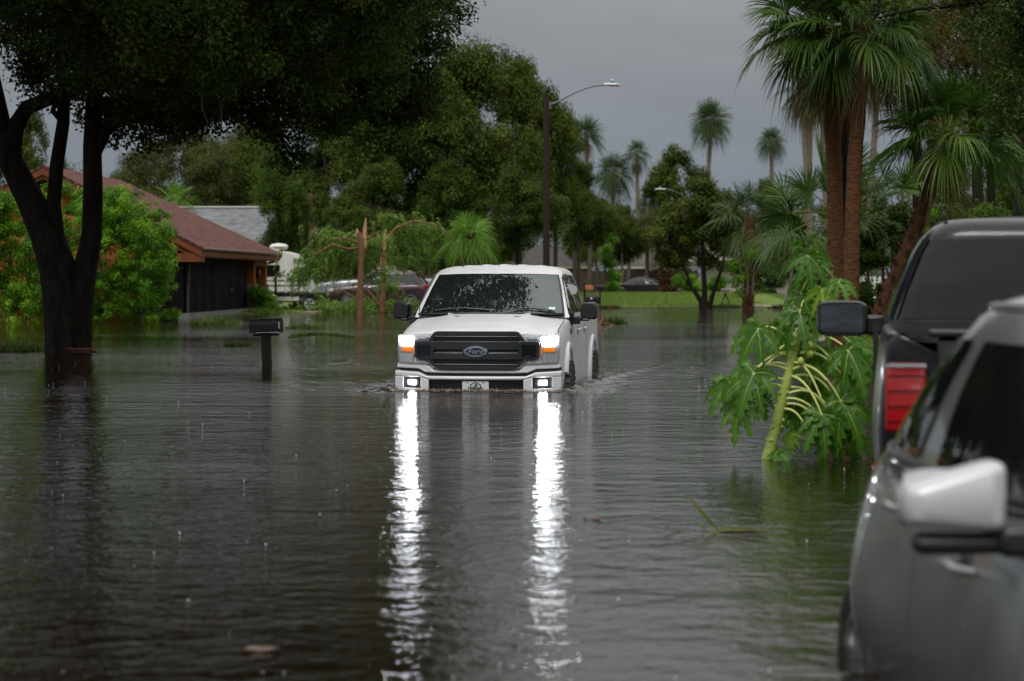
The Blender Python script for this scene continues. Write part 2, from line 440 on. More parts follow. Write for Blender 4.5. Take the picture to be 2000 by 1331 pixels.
def wheel(parent, loc, r=.41, wd=.26, rim_r=.24, side=1, knob=True, mats=None, spokes=6, zoff=0., rimmat=None):
    """wheel as an Empty with tyre and rim; side = +1 when its face looks to +x"""
    wq = empty('wheel', (loc[0], loc[1], loc[2]+zoff), 0, parent)
    t = MB(); h = wd/2
    t.lathe([(rim_r, -h*.8), (r*.80, -h), (r*.93, -h*.98), (r*.985, -h*.8), (r*.985, h*.8), (r*.93, h*.98), (r*.80, h), (rim_r, h*.8)], 36, axis='x')
    if knob:
        for k in range(26):
            a = 2*math.pi*k/26
            for j, xo in enumerate((-.36, -.12, .12, .36)):
                aa = a + (.12 if j % 2 else 0)
                rot = Matrix.Rotation(aa, 3, 'X')
                t.box(rot @ Vector((xo*wd*1.15, 0, r*.985)), (wd*.2, r*.15, .024), rot)
    t.build('tyre', M['rubber'], wq, 40)
    q = MB(); s = side
    q.lathe([(rim_r, s*h*.75), (rim_r*.93, s*h*.6), (rim_r*.9, s*h*.1), (.02, s*h*.1)], 30, axis='x', mi=1)
    q.lathe([(rim_r*1.02, s*h*.72), (rim_r*1.03, s*h*.86), (rim_r*.93, s*h*.86), (rim_r*.9, s*h*.6)], 30, axis='x')
    for k in range(spokes):
        rot = Matrix.Rotation(2*math.pi*k/spokes, 3, 'X')
        q.box(rot @ Vector((s*h*.62, 0, rim_r*.5)), (.03, rim_r*.26, rim_r*.92), rot)
    q.lathe([(rim_r*.26, s*h*.55), (rim_r*.24, s*h*.75), (.004, s*h*.78)], 20, axis='x')
    q.build('rim', [rimmat or M['alloy'], M['black_plastic']], wq, 40)
    return wq

ZO = .50      # the pickup's wheels stand half a metre under water; its parts are drawn with z = 0 at the water
root = thing('pickup_truck', 'white crew cab pickup driving through flood water with its headlights on', 'pickup truck', (TX, TY, -ZO), TR)
Wp, nt, b = _nodes('white_truck_paint')
b.inputs['Base Color'].default_value = (.74, .74, .76, 1); b.inputs['Roughness'].default_value = .45
b.inputs['Coat Weight'].default_value = .3; b.inputs['Coat Roughness'].default_value = .06
nb = noise(nt, 1, 3, .6, vec=scaled(nt, (55, 55, 55)))
vo = nt.nodes.new('ShaderNodeTexVoronoi'); vo.inputs['Scale'].default_value = 70; lnk(nt, scaled(nt, (1, 1, 1)), vo.inputs['Vector'])
r1 = nt.nodes.new('ShaderNodeMapRange'); r1.inputs['From Min'].default_value = .0; r1.inputs['From Max'].default_value = .34; r1.inputs['To Min'].default_value = 1; r1.inputs['To Max'].default_value = 0
lnk(nt, vo.outputs['Distance'], r1.inputs['Value'])
bp = nt.nodes.new('ShaderNodeBump'); bp.inputs['Distance'].default_value = .0011; lnk(nt, r1.outputs[0], bp.inputs['Height'])
lnk(nt, bp.outputs['Normal'], b.inputs['Coat Normal'])   # rain beads on the clear coat
dn = noise(nt, 1, 6, .7, vec=scaled(nt, (5, 5, 3)))
lnk(nt, ramp(nt, dn.outputs['Fac'], [(.35, (.66, .66, .68)), (.75, (.58, .58, .59))]), b.inputs['Base Color'])

def bendy(x, y): return .24*abs(x)**2.6*max(0., 1-max(y, 0)/1.15)
def bend_mesh(o):
    for v in o.data.vertices: v.co.y += bendy(v.co.x, v.co.y)
# lower body: (y, half section)
def hsec(zb, wm, zm, ws, zs, wt, zt, wi, zi, wj, zj, zc):
    return [(0, zb), (wm-.10, zb), (wm-.015, zb+.10), (wm, zm), (ws, zs), (wt+.012, zt-.03), (wt-.02, zt), (wi, zi), (wj, zj), (0, zc)]
rows = [
 (.08, hsec(-.12, .95, .25, .955, .52, .905, .64, .62, .668, .40, .685, .69)),
 (.14, hsec(-.14, .965, .25, .965, .53, .915, .668, .62, .705, .42, .722, .727)),
 (.45, hsec(-.16, .985, .25, .982, .57, .925, .725, .62, .754, .47, .792, .797)),
 (.90, hsec(-.16, .995, .25, .992, .62, .93, .775, .61, .806, .48, .850, .853)),
 (1.30, hsec(-.16, .995, .25, .990, .64, .93, .815, .60, .848, .49, .893, .895)),
 (1.40, hsec(-.16, .990, .25, .985, .65, .935, .825, .60, .856, .49, .890, .890)),
 (1.60, hsec(-.16, .975, .25, .970, .64, .945, .845, .57, .860, .47, .860, .86)),
 (2.60, hsec(-.16, .975, .25, .970, .64, .950, .855, .57, .860, .47, .860, .86)),
 (3.74, hsec(-.16, .980, .25, .975, .64, .950, .865, .57, .860, .47, .860, .86)),
 (3.80, hsec(-.16, .985, .25, .980, .66, .960, .905, .90, .905, .88, .40, .40)),
 (4.60, hsec(-.16, .995, .25, .990, .66, .965, .905, .90, .905, .88, .40, .40)),
 (5.70, hsec(-.12, .985, .25, .980, .66, .960, .905, .90, .905, .88, .40, .40)),
 (5.76, hsec(-.10, .975, .25, .970, .66, .950, .900, .90, .900, .88, .55, .55))]
rows = [(y, [(x, z) for x, z in h]) for y, h in rows]
cut = []
for yy_, rr in ((.98, .545), (4.62, .545)):
    for sgn in (1, -1):
        c = MB(); c.lathe([(.001, -.36), (rr, -.36), (rr, .36), (.001, .36)], 40, (sgn*1.03, yy_, -.06+ZO), 'x'); cut.append(c)
for sgn in (1, -1): c = MB(); c.box((sgn*1.05, .18, .03+ZO), (.5, .80, .44)); cut.append(c)
body = car_shell('body', rows, Wp, root, 2, cut, 50, ZO)
bend_mesh(body)
for yy_ in (.98, 4.62):
    for sgn in (1, -1):
        o = MB(); o.lathe([(.56, sgn*.55), (.56, sgn*.93), (.02, sgn*.55)], 30, (0, yy_, -.06+ZO), 'x'); o.build('wheel_well', M['black_plastic'], root)
# wheel arch lips, body coloured
for yy_ in (.98, 4.62):
    for sgn in (1, -1):
        f = MB(); rings = []
        for k in range(33):
            a = R(-22 + (176 if yy_ < 2 else 224)*k/32); rg = []
            for rr, xx_ in ((.535, .93), (.535, 1.015), (.560, 1.025), (.605, 1.012), (.620, .985), (.620, .93)):
                yv = yy_ + rr*math.cos(a); zv = -.06 + rr*math.sin(a)
                rg.append((sgn*xx_, yv + bendy(xx_, yv), zv + ZO))
            rings.append(rg)
        f.loft(rings, True, True); f.build('wheel_arch', Wp, root, 40)

# greenhouse ------------------------------------------------------
ZL = [.835, .90, 1.05, 1.20, 1.33, 1.375, 1.415, 1.445]
YF = [1.30, 1.385, 1.59, 1.80, 1.985, 2.055, 2.14, 2.26]
YB = [3.76, 3.755, 3.74, 3.71, 3.67, 3.65, 3.62, 3.56]
HW = [.955, .945, .905, .862, .815, .795, .765, .71]
def cabw(z): return float(np.interp(z, ZL, HW))
def cabf(z, u): return float(np.interp(z, ZL, YF)) + (.15*abs(u)**2.2)
cab = MB(); rings = []
for z, yf, yb, hw in zip(ZL, YF, YB, HW):
    rg = []
    for k in range(13):
        u = -1 + 2*k/12; rg.append((hw*u, cabf(z, u), z+ZO))
    for k in range(1, 8): rg.append((hw, yf+.15 + (yb-.05-yf-.15)*k/7, z+ZO))
    for k in range(0, 9): rg.append((hw*.97*(1-2*k/8), yb + .02*(1-abs(1-2*k/8)), z+ZO))
    for k in range(1, 8): rg.append((-hw, yb-.05 + (yf+.15-yb+.05)*k/8, z+ZO))
    rings.append(rg)
cx_, cy_ = 0, 2.9
for s, dz in ((.86, .022), (.6, .037), (.3, .043)):
    rings.append([(p[0]*s, cy_+(p[1]-cy_)*s, 1.445+dz+ZO) for p in rings[7]])
cab.loft(rings, True, True)
cabo = cab.build('cab', Wp, root, 50)
# roof ribs
for k in range(5):
    x0 = -.46 + .23*k
    r_ = MB(); rings = []
    for j in range(9):
        t = j/8; yv = 2.32+1.1*t; hh = .024*math.sin(math.pi*min(max(t, .0), 1))**.35*(1 if 0 < j < 8 else 0)
        zb = 1.445 + .043*(1-(abs(x0)/.8)**2) - .012 + (-.025*(1-t*6) if t < .16 else 0)
        rings.append([(x0-.055, yv, zb+ZO-.01), (x0-.04, yv, zb+hh*.85+ZO), (x0, yv, zb+hh+ZO), (x0+.04, yv, zb+hh*.85+ZO), (x0+.055, yv, zb+ZO-.01)])
    r_.loft(rings, True, True); r_.build('roof_rib', Wp, root, 60)

glassw, nt, b = _nodes('windshield_glass')
b.inputs['Base Color'].default_value = (.010, .013, .013, 1); b.inputs['Roughness'].default_value = .012
b.inputs['IOR'].default_value = 2.05; b.inputs['Specular IOR Level'].default_value = .6; b.inputs['Specular Tint'].default_value = (.86, .98, .98, 1)
nb = noise(nt, 1, 3, .6, vec=scaled(nt, (4, 3, 4)))
vo = nt.nodes.new('ShaderNodeTexVoronoi'); vo.inputs['Scale'].default_value = 45; lnk(nt, scaled(nt, (1, 1, 1)), vo.inputs['Vector'])
r1 = nt.nodes.new('ShaderNodeMapRange'); r1.inputs['From Max'].default_value = .22; r1.inputs['To Min'].default_value = 1; r1.inputs['To Max'].default_value = 0
lnk(nt, vo.outputs['Distance'], r1.inputs['Value'])
ml = nt.nodes.new('ShaderNodeMath'); ml.operation = 'MULTIPLY_ADD'; ml.inputs[1].default_value = .35; lnk(nt, r1.outputs[0], ml.inputs[0]); lnk(nt, nb.outputs['Fac'], ml.inputs[2])
bp = nt.nodes.new('ShaderNodeBump'); bp.inputs['Distance'].default_value = .0012; lnk(nt, ml.outputs[0], bp.inputs['Height']); lnk(nt, bp.outputs['Normal'], b.inputs['Normal'])
frit = pm('black_glass_border', (.006, .006, .007), .08)
def wsg(off, u0, zlo, zhi, inset=0.):
    def fn(a, c):
        u = (-1 + 2*a)*u0; z = zlo + (zhi-zlo)*c
        if c > .5: z -= .016*(abs(u)**3)*(c-.5)*2
        return (u*cabw(z), cabf(z, u) - off + .010*0, z + off*.9 + ZO)
    return fn
g = MB(); g.grid(wsg(.004, .945, .855, 1.372), 24, 12); g.build('windshield_border', frit, root, 60)
g = MB(); g.grid(wsg(.008, .915, .885, 1.358), 24, 14); wso = g.build('windshield', glassw, root, 180)
# stickers, low on the driver's side
for u0, z0, wdt, hgt, mt in ((.60, .912, .052, .018, pm('sticker_grey', (.35, .40, .38), .4)), (.78, .905, .042, .048, pm('sticker_pale', (.55, .72, .72), .4))):
    s_ = MB(); s_.grid(lambda a, c: ((u0 + wdt*(a*2-1))*cabw(z0), cabf(z0+hgt*c, u0+wdt*(a*2-1)) - .011, z0+hgt*c+.011+ZO), 4, 3); s_.build('windshield_sticker', mt, root, 60)
# cowl and wipers
c = MB(); c.grid(lambda a, t: ((-1+2*a)*.90, 1.215 + .16*t + .13*abs(-1+2*a)**2.2, .897+.004-.012*abs(-1+2*a)**2 + ZO - .012*t), 16, 2)
c.build('cowl', M['black_plastic'], root, 60, solid=.02)
for x0, x1 in ((-.70, .02), (.18, .78)):
    wp = MB()
    def wq(x, z): u = x/cabw(z); return (x, cabf(z, u)-.028, z+.018+ZO)
    wp.tube([wq(x0 + (x1-x0)*k/8, .905 + .028*math.sin(math.pi*k/8)*(1 if x0 < 0 else 1.2)) for k in range(9)], .007, 6)
    mid = x0 + (x1-x0)*.5
    wp.tube([wq(mid, .935), wq(x1*.9+.05, .905), wq(x1, .88)], .010, 6)
    wp.build('wiper', M['black_plastic'], root)

def side_window(sgn, poly, off=.006, mat=None, name='side_window'):
    s_ = MB(); n = len(poly)
    pts = [(sgn*(cabw(z)+off), y, z+ZO) for y, z in poly]
    bm = bmesh.new(); vs = [bm.verts.new(p) for p in pts]; bm.faces.new(vs)
    me = bpy.data.meshes.new(name); bm.to_mesh(me); bm.free(); me.materials.append(mat or M['tint_glass'])
    o = bpy.data.objects.new(name, me); COL.objects.link(o); o.parent = root
    md = o.modifiers.new('s', 'SOLIDIFY'); md.thickness = .012
    return o
def skin(sgn, y, z):
    hit, p_, n_, i_ = body.ray_cast(Vector((sgn*3, y, z+ZO)), Vector((-sgn, 0, 0)))
    return abs(p_.x) if hit else .975
for sgn in (1, -1):
    side_window(sgn, [(1.50, .885), (3.62, .885), (3.60, 1.20), (3.54, 1.355), (2.24, 1.375), (2.10, 1.345)], .004, frit, 'window_surround')
    side_window(sgn, [(1.78, .90), (2.66, .90), (2.66, 1.355), (2.27, 1.360), (2.14, 1.335)], .008)
    side_window(sgn, [(2.74, .90), (3.56, .90), (3.54, 1.20), (3.49, 1.34), (2.74, 1.355)], .008)
    # stepped black mirror corner on the door
    k = MB(); k.prism([(1.52, .90), (1.95, .90), (1.90, .80), (1.68, .74), (1.56, .80)], lambda y, z: (sgn*(.945), y, z+ZO), lambda y, z: (sgn*(.978), y, z+ZO)); k.build('mirror_patch', M['black_plastic'], root, 30, bevel=.006)
    # seams
    for y, w_ in ((1.60, .010), (2.70, .010), (3.62, .010), (3.775, .020)):
        s_ = MB(); zz = [-.10+.058*j for j in range(17)]
        s_.loft([[(sgn*(skin(sgn, y-w_/2, z)+.0012), y-w_/2, z+ZO), (sgn*(skin(sgn, y+w_/2, z)+.0012), y+w_/2, z+ZO)] for z in zz], False, False); s_.build('door_seam', M['seam'], root, recalc=False)
    s_ = MB(); s_.loft([[(sgn*(skin(sgn, y, z)+.0012), y, z+ZO) for z in (-.012, .0)] for y in [1.62+.12*j for j in range(17)]], False, False); s_.build('sill_seam', M['seam'], root, recalc=False)
    for y in (2.52, 3.42):
        h = MB(); h.box((sgn*(skin(sgn, y, .665)+.018), y, .665+ZO), (.03, .21, .040)); h.build('door_handle', Wp, root, 40, bevel=.012)
        h = MB(); h.lathe([(.001, 0), (.055, .001), (.06, .004)], 16, (sgn*(skin(sgn, y, .655)+.0), y-.02, .655+ZO), 'x'); h.build('handle_cup', M['grey_plastic'], root)
    # fender badge
    k = MB(); k.box((sgn*(skin(sgn, 1.47, .665)+.002), 1.47, .665+ZO), (.014, .24, .065)); bd = k.build('fender_badge', M['grey_plastic'], root, 40, bevel=.006)
    k = MB()
    for j in range(4): k.box((sgn*(skin(sgn, 1.47, .665)+.010), 1.39+.05*j, .667+ZO), (.006, .034, .034))
    k.box((sgn*(skin(sgn, 1.47, .665)+.010), 1.47, .640+ZO), (.006, .2, .008)); k.build('badge_chrome', M['chrome'], bd)
    # mirrors
    hm = MB(); rings = []
    for t, sx_, sz_ in ((0, .80, .80), (.03, .95, .95), (.10, 1., 1.), (.19, 1., 1.)):
        rings.append([])
        for q in range(20):
            a = 2*math.pi*q/20; ca, sa = math.cos(a), math.sin(a)
            px_ = .106*math.copysign(abs(ca)**.45, ca)*sx_; pz_ = .110*math.copysign(abs(sa)**.45, sa)*sz_
            if sgn*px_ < 0: pz_ *= .93
            rings[-1].append((sgn*1.17+px_, 1.66+t+.05*abs(px_/.125)**2*0, .915+pz_+ZO))
    hm.loft(rings, True, True)
    mir = hm.build('mirror', M['black_plastic'], root, 50)
    hm = MB(); hm.box((sgn*1.06, 1.76, .815+ZO), (.24, .13, .050)); hm.box((sgn*1.01, 1.76, .80+ZO), (.10, .15, .10)); hm.build('mirror_arm', M['black_plastic'], mir, 40, bevel=.015)
    hm = MB(); hm.box((sgn*1.17, 1.853, .925+ZO), (.21, .004, .155)); hm.build('mirror_glass', M['chrome'], mir, 40)
    hm = MB(); hm.box((sgn*1.14, 1.70, .817+ZO), (.07, .02, .02)); hm.build('marker_lamp', M['chrome'], mir, 40)
    # tail lamps
    k = MB(); k.box((sgn*.93, 5.72, .62+ZO), (.10, .14, .40)); k.build('tail_light', M['red_lens'], root, 40, bevel=.02)
    for yy_ in (.98, 4.62): wheel(root, (sgn*.905, yy_, -.09), .415, .27, .25, sgn, True, zoff=ZO)
k = MB(); k.box((0, 5.78, .52+ZO), (1.6, .05, .62)); k.build('tailgate', Wp, root, 40, bevel=.02)
k = MB(); k.box((0, 5.88, .02+ZO), (1.9, .16, .18)); k.build('rear_bumper', M['chrome'], root, 40, bevel=.03)
k = MB(); rings = [[(-.50+dx*s, 2.40+t*.16, 1.455+ZO+h*s) for dx, h in ((-.016, 0), (-.008, .055), (.008, .055), (.016, 0))] for t, s in ((0, .3), (.3, .7), (.6, 1.), (1., 1.))]
k.loft(rings, True, True); k.build('roof_antenna', M['black_plastic'], root, 40)
k = MB(); k.tube([(-.86, 1.22, .83+ZO), (-.865, 1.26, 1.2+ZO), (-.872, 1.33, 1.62+ZO)], [.006, .0035, .0025], 6); k.build('mast_antenna', M['black_plastic'], root)

# front end: plates cut in the (x, z) plane and bent round the curved nose ---------------
def plate(name, poly, y0, dep, mat, parent, holes=(), bevel=.0, step=.06, smooth=35, zoff=ZO, nobend=False):
    bm = bmesh.new()
    vs = [bm.verts.new((x, y0, z+zoff)) for x, z in poly]; bm.faces.new(vs)
    xs_ = [p[0] for p in poly]
    k_ = math.ceil(min(xs_)/step)
    while k_*step < max(xs_):
        bmesh.ops.bisect_plane(bm, geom=bm.verts[:]+bm.edges[:]+bm.faces[:], plane_co=(k_*step, 0, 0), plane_no=(1, 0, 0)); k_ += 1
    r_ = bmesh.ops.extrude_face_region(bm, geom=bm.faces[:])
    for v in r_['geom']:
        if isinstance(v, bmesh.types.BMVert): v.co.y += dep
    bmesh.ops.recalc_face_normals(bm, faces=bm.faces)
    me = bpy.data.meshes.new(name); bm.to_mesh(me); bm.free()
    me.materials.append(mat); o = bpy.data.objects.new(name, me); COL.objects.link(o); o.parent = parent
    for v in me.vertices:
        if not nobend: v.co.y += bendy(v.co.x, v.co.y)
    fin(o, smooth, bevel)
    return o
def sym(half): return half + [(-x, z) for x, z in half[::-1]]
# fascia behind lamps and grille
plate('front_panel', sym([(.50, .262), (.56, .265), (.62, .285), (.70, .262), (.80, .258), (.955, .262), (.955, .50), (.925, .655), (.60, .672), (.30, .688)]), .055, .04, Wp, root, bevel=.008)
plate('lower_fascia', sym([(.46, .215), (.60, .222), (.70, .262), (.96, .270), (.96, .315), (.58, .305), (.50, .245)]), .015, .06, Wp, root, bevel=.012)
# black gap above bumper
plate('bumper_gap', sym([(.58, .178), (.68, .232), (.975, .246), (.975, .275), (.68, .262), (.57, .210)]), .05, .06, M['seam'], root)
# bumper: painted, built of pieces round the lower opening
bmp = sym([(.50, -.12), (.55, .095), (.975, .10-.01), (.985, .232), (.69, .220), (.585, .172)])
bumper = plate('bumper', sym([(.555, .135), (.65, .166), (.98, .170), (.985, .236), (.685, .222), (.58, .178)]), -.055, .13, Wp, root, bevel=.016)
for sgn in (1, -1):
    S_ = lambda P: [(sgn*x, z) for x, z in P][::sgn]
    plate('bumper_corner', S_([(.555, -.14), (.655, -.14), (.655, .166), (.555, .135)]), -.055, .13, Wp, bumper, bevel=.010)
    plate('bumper_corner', S_([(.655, -.14), (.98, -.14), (.98, .040), (.655, .030)]), -.055, .13, Wp, bumper, bevel=.010)
    plate('bumper_corner', S_([(.875, .037), (.98, .040), (.98, .170), (.875, .169)]), -.055, .13, Wp, bumper, bevel=.006)
    fog = plate('fog_light', S_([(.655, .030), (.875, .037), (.875, .169), (.655, .166)]), .00, .05, M['black_plastic'], root)
    fm = plate('fog_lamp_led', S_([(.725, .072), (.815, .076), (.815, .130), (.725, .128)]), -.018, .02, emit('fog_led', (.88, .95, 1.), 34.), fog)
    fr = plate('fog_bezel', S_([(.665, .036), (.866, .042), (.866, .052), (.665, .046)]), -.02, .03, M['grey_plastic'], fog)
    # ribs at the inner side of the fog pocket
    k = MB()
    for j in range(5): k.box((sgn*.672, -.01+bendy(.67, 0), .055+.02*j+ZO), (.03, .03, .006))
    k.build('fog_pocket_rib', M['grey_plastic'], fog)
plate('lower_grille', sym([(.555, -.14), (.555, .137)]), .02, .05, M['black_plastic'], root)
for sgn in (1, -1):
    plate('tow_cover', [(sgn*x, z) for x, z in ((.17+.10, .105), (.54, .107), (.54, .126), (.17+.10, .120))][::sgn], -.012, .03, M['grey_plastic'], root, bevel=.004)
# licence plate with the emblem cut by the water line
pw, nt, b = _nodes('plate_white'); b.inputs['Base Color'].default_value = (.62, .63, .66, 1); b.inputs['Roughness'].default_value = .35
lp = plate('licence_plate', [(-.155, -.045), (.155, -.045), (.155, .112), (.147, .120), (-.147, .120), (-.155, .112)], -.035, .012, pw, root, bevel=.003)
ink = pm('plate_ink', (.02, .022, .025), .5)
PZ = .040; k = MB(); hexo = [(0, .076), (.064, .044), (.064, -.028), (0, -.062), (-.064, -.028), (-.064, .044)]
for i in range(6):
    (x0, z0), (x1, z1) = hexo[i], hexo[(i+1) % 6]; m0 = .82
    q = [(x0, z0), (x1, z1), (x1*m0, (z1-.008)*m0+.008), (x0*m0, (z0-.008)*m0+.008)]
    k.prism(q, lambda x, z: (x, -.0372, z+PZ+ZO), lambda x, z: (x, -.0352, z+PZ+ZO))
for cx0, cz0, rx, rz in ((.008, .045, .013, .008), (.004, .031, .016, .007), (.018, .030, .010, .006), (-.008, .024, .016, .006)):
    k.prism([(cx0+rx*math.cos(a*.785), cz0+rz*math.sin(a*.785)*(1.3 if a % 2 else .8)) for a in range(8)], lambda x, z: (x, -.0372, z+PZ+ZO), lambda x, z: (x, -.0352, z+PZ+ZO))
for sgn in (1, -1):
    k.prism([(sgn*.083, .057), (sgn*.106, .065), (sgn*.100, .070), (sgn*.083, .074)][::sgn], lambda x, z: (x, -.0372, z+PZ+ZO), lambda x, z: (x, -.0352, z+PZ+ZO))
k.build('plate_emblem', ink, lp)
text_obj('plate_lettering', 'HEKIO', .060, Matrix.Translation((0, -.038, .030+ZO)) @ Matrix.Rotation(R(90), 4, 'X'), ink, lp, bold=.003)

# grille
gdark = pm('grille_paint', (.020, .022, .025), .30, coat=.3)
ghex = sym([(.44, .262), (.515, .30), (.555, .375), (.575, .585), (.555, .615), (.495, .688), (.46, .700)])
grille = plate('grille', ghex, .020, .05, M['black_plastic'], root)
# outer frame as a raised border
def border(name, loop, wd, y0, dep, mat, parent):
    n = len(loop); cxm = sum(p[0] for p in loop)/n; czm = sum(p[1] for p in loop)/n
    inn = []
    for i in range(n):
        p0, p1, p2 = Vector(loop[i-1]), Vector(loop[i]), Vector(loop[(i+1) % n])
        d1, d2 = (p1-p0).normalized(), (p2-p1).normalized(); n1 = Vector((-d1.y, d1.x)); n2 = Vector((-d2.y, d2.x)); m_ = (n1+n2).normalized()
        s_ = 1 if (Vector((cxm, czm))-p1).dot(m_) > 0 else -1
        inn.append(tuple(p1 + m_*s_*wd/max(.4, m_.dot(n1))))
    mb = MB()
    for i in range(n):
        a, b2 = loop[i], loop[(i+1) % n]; c2, d = inn[(i+1) % n], inn[i]; N = max(1, int(abs(a[0]-b2[0])/.06))
        for t in range(N):
            t0, t1 = t/N, (t+1)/N; L = lambda p, q, t: (p[0]+(q[0]-p[0])*t, p[1]+(q[1]-p[1])*t)
            qd = [L(a, b2, t0), L(a, b2, t1), L(d, c2, t1), L(d, c2, t0)]
            fs = [[(x, y0+dy+bendy(x, 0), z+ZO) for x, z in qd] for dy in (dep, 0)]
            mb.add(fs[0]+fs[1], [(0, 1, 2, 3)[::-1], (4, 5, 6, 7), (0, 1, 5, 4), (2, 3, 7, 6)])
    return mb.build(name, mat, parent, 30)
border('grille_frame', ghex, .042, -.012, .05, gdark, grille)
# wide middle bar with sunk ends and a slot across its centre
def midbar(zlo, zhi, x): plate('grille_bar', sym([(x, zlo), (x+.008, zlo+.012), (x+.008, zhi-.012), (x, zhi)]), -.035, .05, gdark, grille, bevel=.005)
barU = plate('grille_bar', sym([(.49, .488), (.50, .49), (.50, .57), (.49, .586)]), -.038, .055, gdark, grille, bevel=.004)
barL = plate('grille_bar', sym([(.49, .375), (.50, .38), (.50, .448), (.49, .450)]), -.038, .055, gdark, grille, bevel=.004)
for sgn in (1, -1):
    S_ = lambda P: [(sgn*x, z) for x, z in P][::sgn]
    en = plate('grille_end', S_([(.495, .372), (.705, .376), (.728, .39), (.735, .565), (.72, .582), (.495, .588)]), -.030, .06, gdark, grille, bevel=.006)
    plate('grille_pocket', S_([(.535, .405), (.700, .405), (.706, .545), (.535, .545)]), -.033, .004, pm('pocket_black', (.006, .008, .010), .15), en)
    k = MB(); k.box((sgn*.60, -.040+bendy(.6, 0), .412+ZO), (.10, .006, .010), Matrix.Rotation(R(-10*sgn), 3, 'Y')); k.build('pocket_glint', M['grey_plastic'], en)
trim = pm('grille_trim', (.16, .17, .18), .25, .6)
for z in (.640, .453, .315): plate('grille_slat', sym([(.485, z-.006), (.485, z+.006)]), -.022, .03, trim, grille, bevel=.002)
for z in (.665, .610, .345, .290): plate('grille_slat', sym([(.48, z-.006), (.48, z+.004)]), .005, .02, gdark, grille)
# oval emblem
def oval(name, rx, rz, y0, y1, mat, parent, z0=.468):
    k = MB(); k.loft([[(rx*s*math.cos(2*math.pi*q/40), y, z0+ZO+rz*s*math.sin(2*math.pi*q/40)) for q in range(40)] for y, s in ((y1, 1.), (y0+.004, 1.), (y0, .97))], True, True)
    return k.build(name, mat, parent, 30)
oval('emblem_base', .155, .078, -.040, .02, gdark, grille)
em = oval('emblem', .135, .064, -.050, -.03, M['chrome'], grille)
oval('emblem_disc', .122, .053, -.0525, -.045, pm('emblem_blue', (.012, .022, .060), .18, coat=.6), em)
text_obj('emblem_script', 'Ford', .088, Matrix.Translation((0, -.0545, .468+ZO)) @ Matrix.Rotation(R(90), 4, 'X') @ Matrix.Diagonal((1.12, 1, 1, 1)), M['chrome'], em, shear=.35, bold=.001)
for rr_ in (.115,):
    k = MB(); k.tube([(rr_*math.cos(2*math.pi*q/40), -.0535, .468+ZO+.047*math.sin(2*math.pi*q/40)) for q in range(41)], .0016, 5, cap=False); k.build('emblem_ring', M['chrome'], em)

# headlights
led = emit('headlight_led', (.95, .97, 1.), 74.)
amb, nt, b = _nodes('amber_signal'); b.inputs['Base Color'].default_value = (.8, .22, .02, 1); b.inputs['Emission Color'].default_value = (1., .23, .02, 1); b.inputs['Emission Strength'].default_value = .42; b.inputs['Roughness'].default_value = .2
refl = pm('lamp_reflector', (.55, .56, .57), .4, .0, var=(.85, .85, .86), vs=(60, 60, 4))
lens = clear_glass('lamp_lens', (.97, .98, .99), fres=1.22)
for sgn in (1, -1):
    S_ = lambda P: [(sgn*x, z) for x, z in P][::sgn]
    hl = plate('headlight', S_([(.545, .312), (.60, .308), (.945, .318), (.955, .40), (.958, .655), (.60, .640), (.575, .635), (.60, .600), (.74, .592), (.75, .375), (.60, .362), (.56, .345)]), .028, .05, pm('lamp_housing', (.42, .43, .45), .4, .0), root, bevel=.004)
    plate('headlight_led', S_([(.765, .540), (.80, .528), (.905, .532), (.935, .56), (.935, .638), (.755, .632), (.752, .585)]), .020, .010, led, hl)
    plate('signal_lamp', S_([(.775, .458), (.905, .460), (.905, .512), (.775, .512)]), .018, .012, amb, hl)
    plate('signal_strip', S_([(.744, .43), (.754, .43), (.754, .53), (.744, .53)]), .016, .012, amb, hl)
    plate('lamp_reflector', S_([(.765, .335), (.925, .338), (.935, .435), (.765, .435)]), .020, .008, refl, hl)
    plate('lamp_reflector', S_([(.58, .322), (.75, .325), (.75, .358), (.60, .352)]), .020, .008, refl, hl)
    plate('lamp_reflector', S_([(.60, .608), (.74, .612), (.74, .634), (.60, .628)]), .020, .008, refl, hl)
    plate('headlight_lens', S_([(.548, .314), (.60, .310), (.943, .320), (.955, .40), (.956, .652), (.60, .638), (.58, .634), (.603, .602), (.743, .594), (.753, .373), (.60, .360), (.563, .344)]), .004, .003, lens, hl)
# hood: raised centre edges and the shut line
for sgn in (1, -1):
    k = MB()
    pts = [(.15, .930, .688), (.30, .918, .712), (.60, .925, .762), (.95, .93, .800), (1.18, .915, .828)]
    k.tube([(sgn*(x+.002), y+bendy(x, y), z+ZO-.004) for y, x, z in pts], .006, 5); k.build('hood_seam', M['seam'], root)
    k = MB(); pts = [(.95, .36), (1.08, .42), (1.2, .50)]
    k.loft([[(sgn*(x-.05), y, .87+.0*y+ZO), (sgn*x, y, .868+h+ZO), (sgn*(x+.012), y, .86+ZO)] for (y, x), h in zip(pts, (.002, .016, .030))], True, True); k.build('hood_crease', Wp, root, 40)
